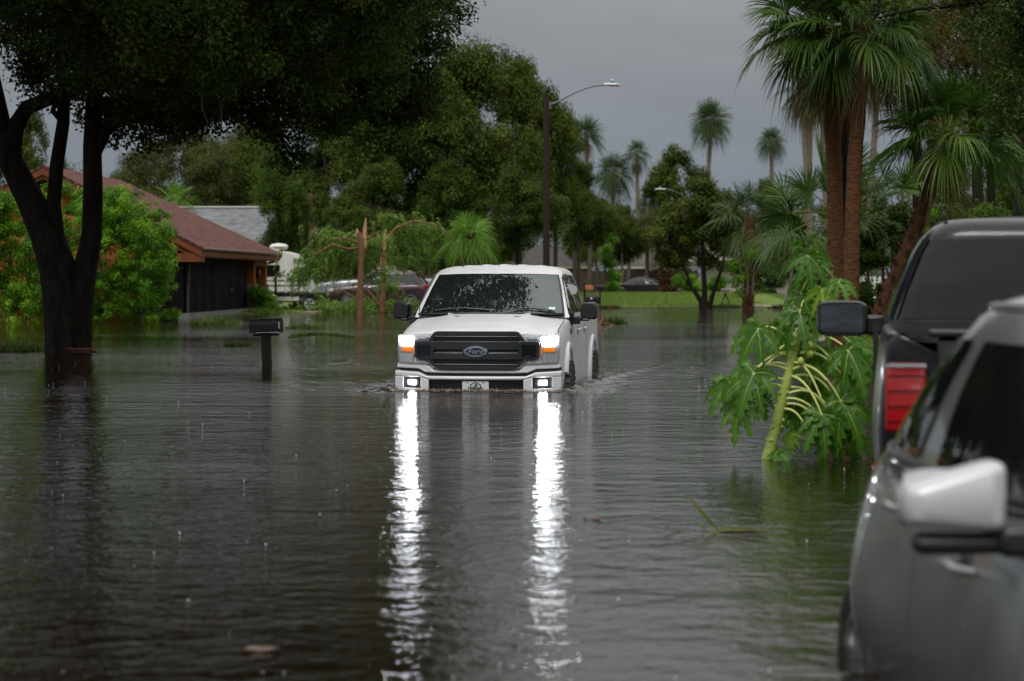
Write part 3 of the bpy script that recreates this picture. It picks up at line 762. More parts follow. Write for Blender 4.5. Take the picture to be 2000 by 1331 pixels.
# ================================================================ the other vehicles
def paint(name, col, rough=.3, metal=0., coat=1., beads=True, spec=.5):
    m, nt, b = _nodes(name)
    b.inputs['Base Color'].default_value = (*col, 1); b.inputs['Roughness'].default_value = rough; b.inputs['Metallic'].default_value = metal
    b.inputs['Coat Weight'].default_value = coat; b.inputs['Coat Roughness'].default_value = .04; b.inputs['Specular IOR Level'].default_value = spec
    if beads:
        vo = nt.nodes.new('ShaderNodeTexVoronoi'); vo.inputs['Scale'].default_value = 60; lnk(nt, scaled(nt, (1, 1, 1)), vo.inputs['Vector'])
        r1 = nt.nodes.new('ShaderNodeMapRange'); r1.inputs['From Max'].default_value = .26; r1.inputs['To Min'].default_value = 1; r1.inputs['To Max'].default_value = 0
        lnk(nt, vo.outputs['Distance'], r1.inputs['Value'])
        nb = noise(nt, 1, 2, .5, vec=scaled(nt, (7, 7, 7))); ad = nt.nodes.new('ShaderNodeMath'); ad.operation = 'MULTIPLY'; lnk(nt, r1.outputs[0], ad.inputs[0]); lnk(nt, nb.outputs['Fac'], ad.inputs[1])
        bp = nt.nodes.new('ShaderNodeBump'); bp.inputs['Distance'].default_value = .0016; lnk(nt, ad.outputs[0], bp.inputs['Height']); lnk(nt, bp.outputs['Normal'], b.inputs['Coat Normal'])
    return m

class Green:
    """rounded glasshouse: level heights with front, back and half width"""
    def __init__(s, Z, YF, YB, HW, n=4.): s.Z, s.YF, s.YB, s.HW, s.n = Z, YF, YB, HW, n
    def P(s, t, z, off=0.):
        f = float(np.interp(z, s.Z, s.YF)); k = float(np.interp(z, s.Z, s.YB)); h = float(np.interp(z, s.Z, s.HW)) + off
        c, q = math.cos(t), math.sin(t); L = (f-k)/2 + off
        return (h*math.copysign(abs(c)**(2/s.n), c), (f+k)/2 + L*math.copysign(abs(q)**(2/s.n), q), z)
    def shell(s, name, mat, parent, dome=.035):
        mb = MB(); N = 56
        rings = [[s.P(2*math.pi*i/N, z) for i in range(N)] for z in s.Z]
        cy = (s.YF[-1]+s.YB[-1])/2
        for q, dz in ((.85, .35), (.6, .7), (.3, .95)):
            rings.append([(p[0]*q, cy+(p[1]-cy)*q, s.Z[-1]+dome*dz) for p in rings[len(s.Z)-1]])
        mb.loft(rings, True, True); return mb.build(name, mat, parent, 60)
    def pane(s, name, mat, parent, t0, t1, z0, z1, off=.006, nu=10, nv=6, z0b=None):
        mb = MB(); z0b = z0 if z0b is None else z0b
        mb.grid(lambda a, c: s.P(R(t0+(t1-t0)*a), (z0+(z0b-z0)*a)*(1-c) + z1*c, off), nu, nv)
        return mb.build(name, mat, parent, 60, recalc=False)

# ---------------------------------------------------------------- black pickup parked at the right
BK = paint('black_truck_paint', (.006, .006, .007), .3, 0., .35, True, .25)
BH = R(-9.6)
root = thing('pickup_truck', 'black pickup parked at the right with its rear window and red tail light towards us', 'pickup truck', (1.71+1.0*math.cos(BH), 9.9+1.0*math.sin(BH), -.29), BH)
def bsec(zb, wm, ws, wt, zt, bed=True, wi=.86):
    return [(0, zb), (wm-.12, zb), (wm-.03, zb+.12), (wm, .62), (ws+.01, .88), (ws, .98), (wt, zt-.035), (wt-.03, zt), (wi, zt if bed else zt+.005), (wi-.02, .85 if bed else zt), (0, .85 if bed else zt)]
rows = [(.02, bsec(.52, .90, .92, .905, 1.33)), (.06, bsec(.50, .96, .965, .945, 1.35)), (.30, bsec(.48, .995, .995, .965, 1.36)), (.75, bsec(.46, 1.0, 1.0, .97, 1.36)),
        (1.30, bsec(.46, 1.005, 1.0, .97, 1.36)), (1.92, bsec(.46, 1.0, .995, .965, 1.36)), (1.97, bsec(.46, .985, .98, .95, 1.30, False)), (2.8, bsec(.46, .985, .98, .945, 1.28, False)),
        (4.0, bsec(.46, .985, .98, .94, 1.26, False)), (4.4, bsec(.46, .99, .985, .92, 1.22, False)), (5.2, bsec(.46, .99, .98, .90, 1.16, False)), (5.8, bsec(.46, .95, .93, .86, 1.05, False))]
cut = []
for yy_ in (1.15, 4.75):
    for sgn in (1, -1):
        c = MB(); c.lathe([(.001, -.3), (.50, -.3), (.50, .3), (.001, .3)], 32, (sgn*1.05, yy_, .45), 'x'); cut.append(c)
body = car_shell('body', rows, BK, root, 2, cut, 50)
gh = Green([1.24, 1.36, 1.55, 1.75, 1.85, 1.90, 1.935], [4.25, 4.10, 3.85, 3.55, 3.38, 3.25, 3.1], [1.99, 2.005, 2.04, 2.08, 2.105, 2.14, 2.22], [.945, .93, .86, .775, .715, .665, .60], 7.)
gh.shell('cab', BK, root, .03)
dg_ = pm('deep_tint_glass', (.008, .009, .011), .04, ior=1.36, var=(.016, .017, .02), vs=(1, 1, 4))
edge = pm('glass_seal', (.004, .004, .004), .4)
gh.pane('window_seal', edge, root, 270-48, 270+48, 1.355, 1.845, .004, 20, 8)
gh.pane('rear_window', dg_, root, 270-45, 270+45, 1.375, 1.825, .009, 20, 8)
for sgn, a0 in ((1, 0), (-1, 180)):
    gh.pane('side_window', dg_, root, a0-36*1, a0+2, 1.37, 1.83, .007, 14, 6); gh.pane('side_window', dg_, root, a0+4, a0+38, 1.37, 1.83, .007, 14, 6)
    k = MB(); k.box((sgn*.99, 3.1, 1.06), (.035, .22, .04)); k.build('door_handle', M['black_plastic'], root, 40, bevel=.012)
    s_ = MB(); s_.box((sgn*.985, 1.945, .92), (.03, .018, .86)); s_.build('door_seam', M['seam'], root)
    s_ = MB(); s_.box((sgn*.982, 2.9, .90), (.02, .008, .8)); s_.build('door_seam', M['seam'], root)
    # rear lamp, red with darker bars
    k = MB(); k.box((sgn*.855, .0, 1.04), (.19, .09, .33)); tl = k.build('tail_light', M['red_lens'], root, 40, bevel=.025)
    k = MB()
    for j in range(4): k.box((sgn*.855, -.047, .93+.072*j), (.17, .006, .008))
    k.build('lamp_rib', pm('dark_red', (.10, .003, .004), .2), tl)
    k = MB(); k.box((sgn*.855, -.049, 1.195), (.19, .01, .018)); k.build('lamp_edge', M['chrome'], tl)
    for yy_ in (1.15, 4.75): wheel(root, (sgn*.86, yy_, .42), .415, .27, .26, sgn, False)
    # big tow-style mirrors with their glass towards the rear
    k = MB(); rings = []
    for yv, s_ in ((3.30, .93), (3.33, 1.), (3.45, 1.), (3.52, .75)):
        rings.append([(sgn*(1.19) + .16*math.copysign(abs(math.cos(q*.314))**.4, math.cos(q*.314))*s_, yv, 1.35 + .112*math.copysign(abs(math.sin(q*.314))**.4, math.sin(q*.314))*s_) for q in range(20)])
    k.loft(rings, True, True); mi_ = k.build('mirror', M['black_plastic'], root, 50)
    k = MB(); k.prism([(-.125+.02, -.085), (.125, -.088), (.130, -.07), (.130, .088), (-.120, .080), (-.132, .06), (-.132, -.07)], lambda x, z: (sgn*(1.19)+x, 3.297, 1.352+z), lambda x, z: (sgn*1.19+x, 3.292, 1.352+z)); k.build('mirror_glass', pm('mirror_dark_reflection', (.10, .105, .105), .06, 1., var=(.24, .25, .25), vs=(3, 3, 14)), mi_, 30)  # reflection of dark trees put into the streaked grey of the glass
    k = MB(); k.box((sgn*1.0, 3.42, 1.31), (.16, .12, .12)); k.build('mirror_arm', M['black_plastic'], mi_, 40, bevel=.02)
k = MB(); k.box((0, -.015, 1.0), (1.42, .05, .66)); tg = k.build('tailgate', BK, root, 40, bevel=.03)
k = MB(); k.box((0, -.02, 1.345), (1.50, .10, .035)); k.build('tailgate_cap', M['black_plastic'], tg, 40, bevel=.012)
k = MB(); k.box((0, -.045, 1.12), (.28, .012, .08)); k.build('tailgate_handle', M['grey_plastic'], tg, 40, bevel=.01)
k = MB(); k.box((0, -.12, .60), (1.9, .2, .2)); k.build('rear_bumper', M['black_plastic'], root, 40, bevel=.04)
k = MB(); k.loft([[(sx_*.015-.60, 2.3+t*.12, 1.955+h*s) for sx_, h in ((-1, 0), (0, .05), (1, 0))] for t, s in ((0, .4), (.6, 1), (1, 1))], True, True); k.build('roof_antenna', M['black_plastic'], root, 40)

# ---------------------------------------------------------------- silver hatchback, nearest, facing us
SV = paint('silver_paint', (.20, .204, .20), .32, .5, 1.)
root = thing('parked_car', 'silver grey hatchback parked nearest at the right, its door mirror close to us', 'car', (2.085, 8.0, -.36), R(181.2))
def csec(zb, wm, ws, wt, zt, zc):
    return [(0, zb), (wm-.14, zb), (wm-.05, zb+.08), (wm-.01, .48), (wm, .62), (ws, .84), (wt+.02, zt-.06), (wt-.05, zt), (wt*.75, zt+(zc-zt)*.6), (0, zc)]
rows = [(0., csec(.36, .46, .46, .42, .96, .99)), (.10, csec(.32, .63, .62, .56, 1.05, 1.08)), (.25, csec(.28, .775, .765, .69, 1.09, 1.11)), (.44, csec(.26, .875, .855, .765, 1.10, 1.12)), (.76, csec(.24, .955, .905, .81, 1.10, 1.12)), (1.15, csec(.23, .94, .90, .825, 1.09, 1.11)), (1.6, csec(.22, .915, .895, .835, 1.085, 1.10)),
        (2.5, csec(.22, .91, .895, .835, 1.065, 1.08)), (3.0, csec(.22, .92, .89, .82, 1.05, 1.06)), (3.5, csec(.24, .91, .87, .76, .98, 1.03)), (4.0, csec(.26, .86, .83, .70, .90, .94)), (4.35, csec(.30, .74, .70, .58, .80, .83))]
cut = []
for yy_ in (.76, 3.38):
    for sgn in (1, -1):
        c = MB(); c.lathe([(.001, -.26), (.365, -.26), (.365, .3), (.001, .3)], 32, (sgn*.96, yy_, .30), 'x'); cut.append(c)
body = car_shell('body', rows, SV, root, 2, cut, 50)
gh = Green([1.06, 1.16, 1.315, 1.45, 1.55, 1.60, 1.63], [3.10, 2.95, 2.68, 2.44, 2.24, 2.08, 1.9], [.22, .34, .56, .78, .98, 1.14, 1.32], [.845, .815, .755, .69, .635, .58, .50], 3.6)
gh.shell('cabin', SV, root, .03)
for sgn, a0 in ((1, 0), (-1, 180)):
    d = 1 if sgn > 0 else -1
    gh.pane('side_window', M['tint_glass'], root, a0-d*37, a0-d*3, 1.125, 1.48, .008, 16, 6, 1.105); gh.pane('side_window', M['tint_glass'], root, a0, a0+d*40, 1.105, 1.48, .008, 16, 6, 1.085)
    k = MB(); k.tube([gh.P(R(a0+d*q), 1.085, .012) for q in range(-44, 46, 4)], .010, 6, flat=1.6); k.build('window_trim', M['black_plastic'], root)
    k = MB(); k.tube([gh.P(R(a0+d*q), 1.58, .0) for q in range(-36, 34, 5)], .018, 8); k.build('roof_rail', SV, root, 60)
    for yy_, nm in ((1.28, .07), (2.12, -.005)):
        h = MB(); h.tube([(sgn*.885, yy_, .885+nm), (sgn*.930, yy_+.03, .888+nm), (sgn*.938, yy_+.11, .888+nm), (sgn*.930, yy_+.19, .886+nm), (sgn*.882, yy_+.22, .882+nm)], [.012, .015, .017, .015, .012], 8)
        h.build('door_handle', SV, root, 60)
        h = MB(); h.lathe([(.001, .0), (.06, .002), (.065, -.004)], 18, (sgn*.883, yy_+.10, .885+nm), 'x'); h.build('handle_cup', M['grey_plastic'], root)
    for yy_ in (1.62, 2.86):
        s_ = MB(); rg_ = []
        for j in range(12):
            z_ = .34+.06*j; hit, p_, n_, i_ = body.ray_cast(Vector((sgn*3, yy_, z_)), Vector((-sgn, 0, 0))); x_ = abs(p_.x)+.001 if hit else .9
            rg_.append([(sgn*x_, yy_-.003, z_), (sgn*x_, yy_+.003, z_)])
        s_.loft(rg_, False, False); s_.build('door_seam', M['seam'], root, recalc=False)
    # mirror: shell facing forward, sky reflection put into its lighter paint; black foot
    k = MB(); rings = []
    for t, s_ in ((0., .72), (.012, .90), (.035, .98), (.08, 1.), (.14, 1.), (.165, .95)):
        rg = []
        for q in range(24):
            a = 2*math.pi*q/24; ca, sa = math.cos(a), math.sin(a)
            ex = math.copysign(abs(ca)**.26, ca); ez = math.copysign(abs(sa)**.26, sa)
            hz = .070 - .024*ex     # lower towards the outer end
            rg.append((sgn*(1.035 + .128*ex*s_), 2.79 - t, 1.115 + (hz*ez*s_) + .012*ex*-1))
        rings.append(rg)
    k.loft(rings, True, True)
    mi_ = k.build('mirror', paint('mirror_shell_skylit', (.52, .52, .53), .34, .15, .5, False), root, 60)
    k = MB(); k.box((sgn*.985, 2.71, 1.005), (.30, .10, .05)); k.box((sgn*.86, 2.71, 1.015), (.14, .16, .08)); k.build('mirror_foot', M['black_plastic'], mi_, 40, bevel=.02)
    k = MB(); k.box((sgn*1.03, 2.624, 1.115), (.22, .004, .14)); k.build('mirror_glass', M['chrome'], mi_, 40)
    k = MB(); k.box((sgn*.58, .02, .90), (.26, .10, .16)); k.build('tail_light', M['red_lens'], root, 40, bevel=.03)
    k = MB(); k.box((sgn*.66, 4.22, .72), (.22, .12, .14)); k.build('headlight', clear_glass('head_lens'), root, 40, bevel=.03)
    for yy_ in (.76, 3.38): wheel(root, (sgn*.82, yy_, .315), .315, .215, .21, sgn, False, spokes=9)
gh.pane('windshield', M['tint_glass'], root, 52, 128, 1.09, 1.50, .008, 16, 6)
gh.pane('rear_window', M['tint_glass'], root, 232, 308, 1.14, 1.46, .008, 16, 6)
k = MB(); k.loft([[(sx_*.02, 1.45-t*.14, 1.60+h*s) for sx_, h in ((-1, 0), (0, .05), (1, 0))] for t, s in ((0, .3), (.6, .8), (1, 1))], True, True); k.build('roof_antenna', SV, root, 40)

# ---------------------------------------------------------------- cars on the drive at the left and across the lawn
def small_car(name, label, cat, loc, rz, L, hw, belt, roof, mat, g, gwin, wr=.36, axles=(.85, .85), rail=False, chrome=False, rows=None, hood=1.0, tail=1.02, rearl=True, clad=None):
    root = thing(name, label, cat, loc, rz)
    zb = wr*.75
    def sec(w_, zt, zc): return [(0, zb), (w_*hw-.10, zb), (w_*hw-.02, zb+.10), (w_*hw, zb+.32), (w_*hw*.985, zt-.16), (w_*hw*.95, zt-.02), (w_*hw*.88, zt+.01), (w_*hw*.5, zc), (0, zc)]
    if rows is None:
        rows = [(0, sec(.80, belt*.86, belt*.88)), (.10, sec(.93, belt*tail*.96, belt*tail*.98)), (.5, sec(.99, belt*tail, belt*tail+.02)), (L*.45, sec(1., belt, belt+.02)), (L*.64, sec(1., belt*.99, belt+.01)),
                (L*.72, sec(.995, belt*hood*.96, belt*hood)), (L*.90, sec(.96, belt*hood*.88, belt*hood*.92)), (L*.975, sec(.86, belt*hood*.76, belt*hood*.80)), (L, sec(.74, belt*.62, belt*.64))]
    else: rows = [(y, sec(*q)) for y, *q in rows]
    cut = []; ay = (axles[0], L-axles[1])
    for yy_ in ay:
        for sgn in (1, -1):
            c = MB(); c.lathe([(.001, -.25), (wr*1.17, -.25), (wr*1.17, .3), (.001, .3)], 28, (sgn*(hw+.02), yy_, wr), 'x'); cut.append(c)
    car_shell('body', rows, mat, root, 1, cut, 45)
    gh = Green(*g); gh.shell('cabin', mat, root, .03)
    z0, z1, spl = gwin
    gl = M['tint_glass']
    for sgn, a0 in ((1, 0), (-1, 180)):
        d = sgn
        segs = spl
        for s0, s1 in segs: gh.pane('side_window', gl, root, a0+d*s0, a0+d*s1, z0, z1, .01, 8, 4)
        if chrome:
            k = MB(); k.tube([gh.P(R(a0+d*q), z0-.02, .014) for q in range(-44, 42, 4)], .016, 5); k.tube([gh.P(R(a0+d*q), z1+.02, .014) for q in range(-38, 36, 4)], .012, 5); k.build('window_trim', M['chrome'], root)
        if rail:
            k = MB(); k.tube([gh.P(R(a0+d*q), g[0][-2]+.05, -.02) for q in range(-36, 36, 6)], .022, 6); k.build('roof_rail', pm('rail_silver', (.55, .55, .57), .3, .6), root, 60)
        for yy_ in (L*.36, L*.58):
            k = MB(); k.box((sgn*hw*1.0, yy_, belt-.12), (.03, .20, .035)); k.build('door_handle', M['chrome'] if chrome else mat, root, 40, bevel=.01)
        k = MB(); k.box((sgn*(hw+.10), L*.66, belt+.06), (.20, .12, .14)); k.build('mirror', mat, root, 40, bevel=.03)
        k = MB(); k.box((sgn*hw*.80, L-.14, belt*.76*hood), (.30, .20, .14), Matrix.Rotation(R(-28*sgn), 3, 'Z')); k.build('headlight', pm('headlight_clear', (.62, .64, .66), .1, .4), root, 40, bevel=.03)
        k = MB(); k.box((sgn*hw*.86, .10, belt*.93), (.24, .20, .14), Matrix.Rotation(R(22*sgn), 3, 'Z')); k.build('tail_light', M['red_lens'], root, 40, bevel=.02)
        if clad is not None:
            for yy_ in ay:
                f = MB(); rr = []
                for k_ in range(19):
                    a = R(-10+200*k_/18); rr.append([(sgn*(hw-.06), yy_+q*math.cos(a), wr+q*math.sin(a)) if e else (sgn*(hw+.02), yy_+q*math.cos(a), wr+q*math.sin(a)) for q, e in ((wr*1.14, 1), (wr*1.14, 0), (wr*1.30, 0), (wr*1.30, 1))])
                f.loft(rr, True, True); f.build('wheel_arch', clad, root, 40)
        for yy_ in ay: wheel(root, (sgn*(hw-.11), yy_, wr), wr, .22, wr*.68, sgn, False, spokes=10)
    gh.pane('windshield', gl, root, 50, 130, z0, z1, .01, 8, 4)
    gh.pane('rear_window', gl, root, 230, 310, z0+.03, z1, .01, 8, 4)
    return root, gh

MR = paint('maroon_paint', (.060, .016, .030), .28, .35)
p = at(742, 603, 91.5)
root, gh = small_car('parked_suv', 'maroon SUV with silver roof rails parked sideways behind the broken trees', 'SUV', (p.x+2.25, p.y-.25, .0), R(87), 4.45, .92, 1.06, 1.68, MR,
    ([1.04, 1.15, 1.35, 1.52, 1.60, 1.645], [3.35, 3.15, 2.80, 2.45, 2.25, 2.0], [.10, .16, .34, .52, .62, .75], [.88, .85, .79, .72, .67, .60], 4.2), (1.11, 1.50, ((-38, -16), (-15, 10), (11, 40))), .37, (.80, .92), True, True, clad=M['grey_plastic'])
k = MB(); k.box((0, .42, 1.62), (1.1, .34, .035)); k.build('roof_spoiler', MR, root, 40, bevel=.012)
k = MB(); k.box((0, .40, 1.60), (.5, .06, .03)); k.build('brake_light', emit('brake_red', (.9, .05, .05), .35), root)

GP = paint('grey_truck_paint', (.22, .235, .26), .3, .4)
p = at(690, 600, 97)
root, gh = small_car('pickup_truck', 'grey pickup parked behind the maroon SUV, mostly hidden by hanging branches', 'pickup truck', (p.x+4.1, p.y, .06), R(90), 5.7, .98, 1.22, 1.92, GP,
    ([1.18, 1.3, 1.5, 1.7, 1.80, 1.86], [4.0, 3.85, 3.55, 3.25, 3.05, 2.85], [1.9, 1.92, 1.95, 2.0, 2.06, 2.15], [.94, .92, .86, .80, .76, .70], 5.), (1.26, 1.70, ((-38, 0), (2, 40))), .41, (1.15, .95), False, False,
    rows=[(0, .95, 1.22, 1.24), (.1, .99, 1.26, 1.28), (2., 1., 1.26, 1.28), (4., 1., 1.2, 1.23), (4.5, .99, 1.16, 1.24), (5.4, .96, 1.08, 1.16), (5.65, .88, 1.0, 1.06), (5.7, .80, .9, .95)])

DK = paint('black_car_paint', (.010, .011, .013), .25)
p = at(1262, 567, 133)
root, gh = small_car('parked_car', 'black sedan with a pale windshield parked by the brown fence beyond the lawn', 'car', (p.x-1.9, p.y+1.0, .06), R(-118), 4.5, .88, .98, 1.42, DK,
    ([.96, 1.05, 1.2, 1.32, 1.38], [3.05, 2.85, 2.55, 2.30, 2.05], [.75, .95, 1.25, 1.5, 1.7], [.82, .80, .73, .66, .58], 4.), (1.0, 1.30, ((-38, 0), (2, 40))), .33, (.9, .85))
k = MB(); k.grid(lambda a, c: gh.P(R(54+72*a), 1.01+.27*c, .02), 8, 4); k.build('windshield_glare', pm('windshield_sky_glare', (.16, .20, .20), .05, .6), root, 60, recalc=False)  # paler pane laid over the glass, sky glare put into its colour

# ---------------------------------------------------------------- camper trailer and black utility trailer
root = thing('camper_trailer', 'white camper trailer with rounded front parked beside the orange house', 'trailer', (at(560, 600, 87).x, 87.0, .03))
cw = pm('camper_white', (.66, .65, .62), .4, var=(.58, .56, .52), vs=(.6, .6, 1.2))
prof = [(-3.6, .55), (.62, .55), (.98, .62), (1.05, .85), (.86, 1.3), (.62, 1.85), (.48, 2.12), (.26, 2.34), (-.1, 2.42), (-3.6, 2.42)]
k = MB(); k.prism(prof, lambda x, z: (x, -.02, z), lambda x, z: (x, 2.4, z)); k.build('body', cw, root, 30, bevel=.03)
st = pm('camper_stripe', (.05, .05, .055), .4)
k = MB()
for z0_, x1 in ((1.20, .75), (1.00, .86), (.70, .95)): k.box(((x1-3.6)/2, -.024, z0_), (x1+3.6, .006, .05 if z0_ != .70 else .12))
k.build('stripe', st, root)
k = MB(); k.box((-.62, -.03, 1.62), (.62, .012, .42)); wd_ = k.build('window', M['tint_glass'], root)
k = MB()
for dx, dz, sx_, sz_ in ((0, .22, .68, .03), (0, -.22, .68, .03), (.33, 0, .03, .44), (-.33, 0, .03, .44)): k.box((-.62+dx, -.04, 1.62+dz), (sx_, .02, sz_))
k.build('window_frame', M['black_plastic'], wd_)
k = MB(); k.box((-.02, -.03, 1.45), (.05, .01, 1.5)); k.box((.12, -.03, 1.75), (.02, .01, .9)); k.build('edge_trim', pm('trim_pale', (.75, .75, .74), .3), root)
k = MB(); k.box((-.55, .2, 2.47), (.5, .5, .10)); k.lathe([(.02, .0), (.34, .05), (.40, .16), (.30, .26), (.02, .30)], 20, (-.35, .3, 2.46)); k.build('roof_dome', cw, root, 50)
k = MB(); k.box((-1.2, .1, .40), (3.8, .1, .14)); k.box((1.3, 1.2, .50), (.9, .10, .10)); k.build('frame', M['black_plastic'], root, 30)
CB_ = pm('concrete_block', (.38, .37, .35), .8)
for x in (-.35, -2.6): k = MB(); k.box((x, .25, .22), (.30, .3, .36)); k.build('support_block', CB_, root)
for x in (-1.6, -2.3): wheel(root, (x, .1, .33), .33, .2, .2, -1, False).rotation_euler = (0, 0, R(90))

root = thing('utility_trailer', 'black utility trailer with one white wheel standing in front of the camper', 'trailer', (at(598, 604, 84).x, 84., .02))
k = MB(); k.box((-.2, 0, .70), (1.9, 1.5, .08)); k.box((-.2, -.75, .64), (1.9, .05, .18)); k.box((-.2, .75, .64), (1.9, .05, .18)); k.build('deck', M['black_plastic'], root, 30)
k = MB(); k.box((-.6, -.78, .50), (1.2, .03, .16)); k.build('side_board', pm('board_white', (.6, .6, .58), .5), root)
k = MB(); k.box((-1.15, -.6, 1.02), (.09, .09, .75)); k.box((.75, 0, .5), (.9, .08, .08)); k.build('post', M['black_plastic'], root)
k = MB(); k.box((.22, -.85, .62), (.75, .22, .04)); k.box((.60, -.85, .52), (.04, .22, .22)); k.box((-.16, -.85, .52), (.04, .22, .22)); k.build('mudguard', M['black_plastic'], root, 30)
q = wheel(root, (.22, -.84, .30), .30, .18, .19, -1, False, spokes=5, rimmat=pm('white_rim', (.62, .63, .66), .35)); q.rotation_euler = (0, 0, R(90))
# ================================================================ houses, fences, lamps, mailboxes
def shingle(name, a, bcol, rows=6.):
    m, nt, b = _nodes(name)
    n = noise(nt, 1, 5, .65, vec=scaled(nt, (2.2, 2.2, 2.2)))
    br = nt.nodes.new('ShaderNodeTexBrick'); br.inputs['Scale'].default_value = 1.; br.inputs['Brick Width'].default_value = .32; br.inputs['Row Height'].default_value = .14
    br.inputs['Mortar Size'].default_value = .008; br.inputs['Color1'].default_value = (.72, .72, .72, 1); br.inputs['Color2'].default_value = (1.15, 1.15, 1.15, 1); br.inputs['Mortar'].default_value = (.5, .5, .5, 1)
    tc = nt.nodes.new('ShaderNodeTexCoord'); lnk(nt, tc.outputs['UV'], br.inputs['Vector'])
    mx = nt.nodes.new('ShaderNodeMix'); mx.data_type = 'RGBA'; mx.blend_type = 'MULTIPLY'; mx.inputs[0].default_value = 1
    lnk(nt, ramp(nt, n.outputs['Fac'], [(.3, a), (.7, bcol)]), mx.inputs[6]); lnk(nt, br.outputs['Color'], mx.inputs[7])
    lnk(nt, mx.outputs[2], b.inputs['Base Color']); b.inputs['Roughness'].default_value = .9; b.inputs['Specular IOR Level'].default_value = .12
    return m
def roof_obj(name, faces, mat, parent, th=.10):
    """each face a list of 3D points; shingle courses follow the slope through UVs in metres"""
    bm = bmesh.new(); uv = bm.loops.layers.uv.new('uv')
    for P in faces:
        P = [Vector(p) for p in P]
        n = (P[1]-P[0]).cross(P[2]-P[0]).normalized()
        if n.z < 0: P = P[::-1]; n = -n
        hor = Vector((0, 0, 1)).cross(n); hor = hor.normalized() if hor.length > 1e-4 else Vector((1, 0, 0)); up = n.cross(hor)
        top = [bm.verts.new(p) for p in P]; bot = [bm.verts.new(p - Vector((0, 0, th))) for p in P]
        fs = [bm.faces.new(top), bm.faces.new(bot[::-1])] + [bm.faces.new((top[i], bot[i], bot[(i+1) % len(P)], top[(i+1) % len(P)])) for i in range(len(P))]
        for f in fs:
            for l in f.loops: l[uv].uv = (l.vert.co.dot(hor), l.vert.co.dot(up))
    bmesh.ops.recalc_face_normals(bm, faces=bm.faces)
    me = bpy.data.meshes.new(name); bm.to_mesh(me); bm.free(); me.materials.append(mat)
    o = bpy.data.objects.new(name, me); COL.objects.link(o); o.parent = parent
    return o

# ---------------------------------------------------------------- orange house with the brown roof
OW = pm('orange_board_wall', (.30, .098, .012), .7, spec=.3, var=(.22, .07, .010), vs=(14, 14, .5))
OT = pm('orange_trim', (.20, .062, .020), .6, spec=.25, var=(.15, .048, .018), vs=(3, 3, 3))
BR = shingle('brown_shingles', (.098, .043, .037), (.155, .072, .062))
root = thing('house', 'low orange house with brown shingle roof and dark screened porch behind the big oak', 'house', (-10.05, 68., 0.), R(-2.75))
ez, rz_, rx, L, hip = 2.34, 5.02, -5.2, 16.2, 5.2
roof_obj('roof', [[(0, 0, ez), (0, L, ez), (rx, L-hip, rz_), (rx, 0, rz_)], [(2*rx, 0, ez), (2*rx, L, ez), (rx, L-hip, rz_), (rx, 0, rz_)], [(0, L, ez), (2*rx, L, ez), (rx, L-hip, rz_)]], BR, root, .09)
k = MB()
def board(p0, p1, dz0, dz1, y0, y1): k.add([(p0[0], y0, p0[1]+dz0), (p1[0], y0, p1[1]+dz0), (p1[0], y0, p1[1]+dz1), (p0[0], y0, p0[1]+dz1), (p0[0], y1, p0[1]+dz0), (p1[0], y1, p1[1]+dz0), (p1[0], y1, p1[1]+dz1), (p0[0], y1, p0[1]+dz1)], [(0, 1, 2, 3), (7, 6, 5, 4), (0, 4, 5, 1), (1, 5, 6, 2), (2, 6, 7, 3), (3, 7, 4, 0)])
for s in (0, 2*rx): board((s, ez), (rx, rz_), -.32, -.095, .02, .06); board((s*.985+rx*.015, ez), (rx, rz_), -.46, -.33, .10, .14)
k.build('rake_board', OT, root)
k = MB(); k.box((-.03, L/2, ez-.19), (.05, L-.1, .20)); k.box((-.40, L/2, ez-.31), (.72, L-.3, .04)); k.box((rx, L-.05, ez-.19), (10.2, .05, .20)); k.box((-.42, .35, ez-.34), (.80, .6, .28)); k.build('eave_board', OT, root)
k = MB(); k.add([(2*rx+.7, .62, -.4), (-.72, .62, -.4), (-.72, .62, ez-.32), (rx, .62, rz_-.36), (2*rx+.7, .62, ez-.32)], [(0, 1, 2, 3, 4)]); k.box((2*rx+.75, L/2, 1.), (.1, L-1.4, 2.7)); k.box((rx, L-.75, 1.), (9., .1, 2.7)); k.build('wall', OW, root, solid=.08)
# screened garage front along the road side
SCN = pm('dark_screen', (.005, .0055, .006), .6, var=(.009, .009, .010), vs=(2, 2, .6), spec=.05)
k = MB(); k.box((-.74, 6.6, 1.02), (.08, 11.6, 2.05)); sc_ = k.build('garage_screen', SCN, root)
k = MB()
for y in (.9, 2.4, 4.0, 5.6, 7.2, 8.8, 10.4, 12.2): k.box((-.696, y, 1.02), (.02, .06, 2.05))
k.box((-.685, 6.6, 2.03), (.05, 11.6, .08)); k.build('screen_post', pm('screen_frame', (.008, .008, .009), .6, spec=.05), sc_)
k = MB(); k.box((-.66, 9.0, .9), (.03, .10, .12)); k.build('handle', M['alloy'], sc_)
k = MB(); k.box((-1.5, .54, .95), (1.6, .05, 2.2)); k.build('dark_recess_panel', SCN, root)  # darkness of the recess painted as a flat dark panel over the wall
k = MB(); k.box((-.70, 6.8, .0), (.35, 12.6, .36)); k.build('slab', pm('porch_concrete', (.22, .21, .20), .6, var=(.15, .145, .14), vs=(2, 2, 2)), root)
k = MB(); k.tube([(-.16, .4, ez-.2), (-.20, .45, 2.0), (-.55, .7, 1.85), (-.60, .72, 1.0), (-.60, .72, -.3)], .05, 8); k.build('downspout', pm('downspout_grey', (.05, .05, .052), .4), root)
SB = pm('stone_base', (.26, .20, .13), .7, var=(.10, .065, .04), vs=(6, 6, 9), bump=.02, bs=(8, 8, 10))
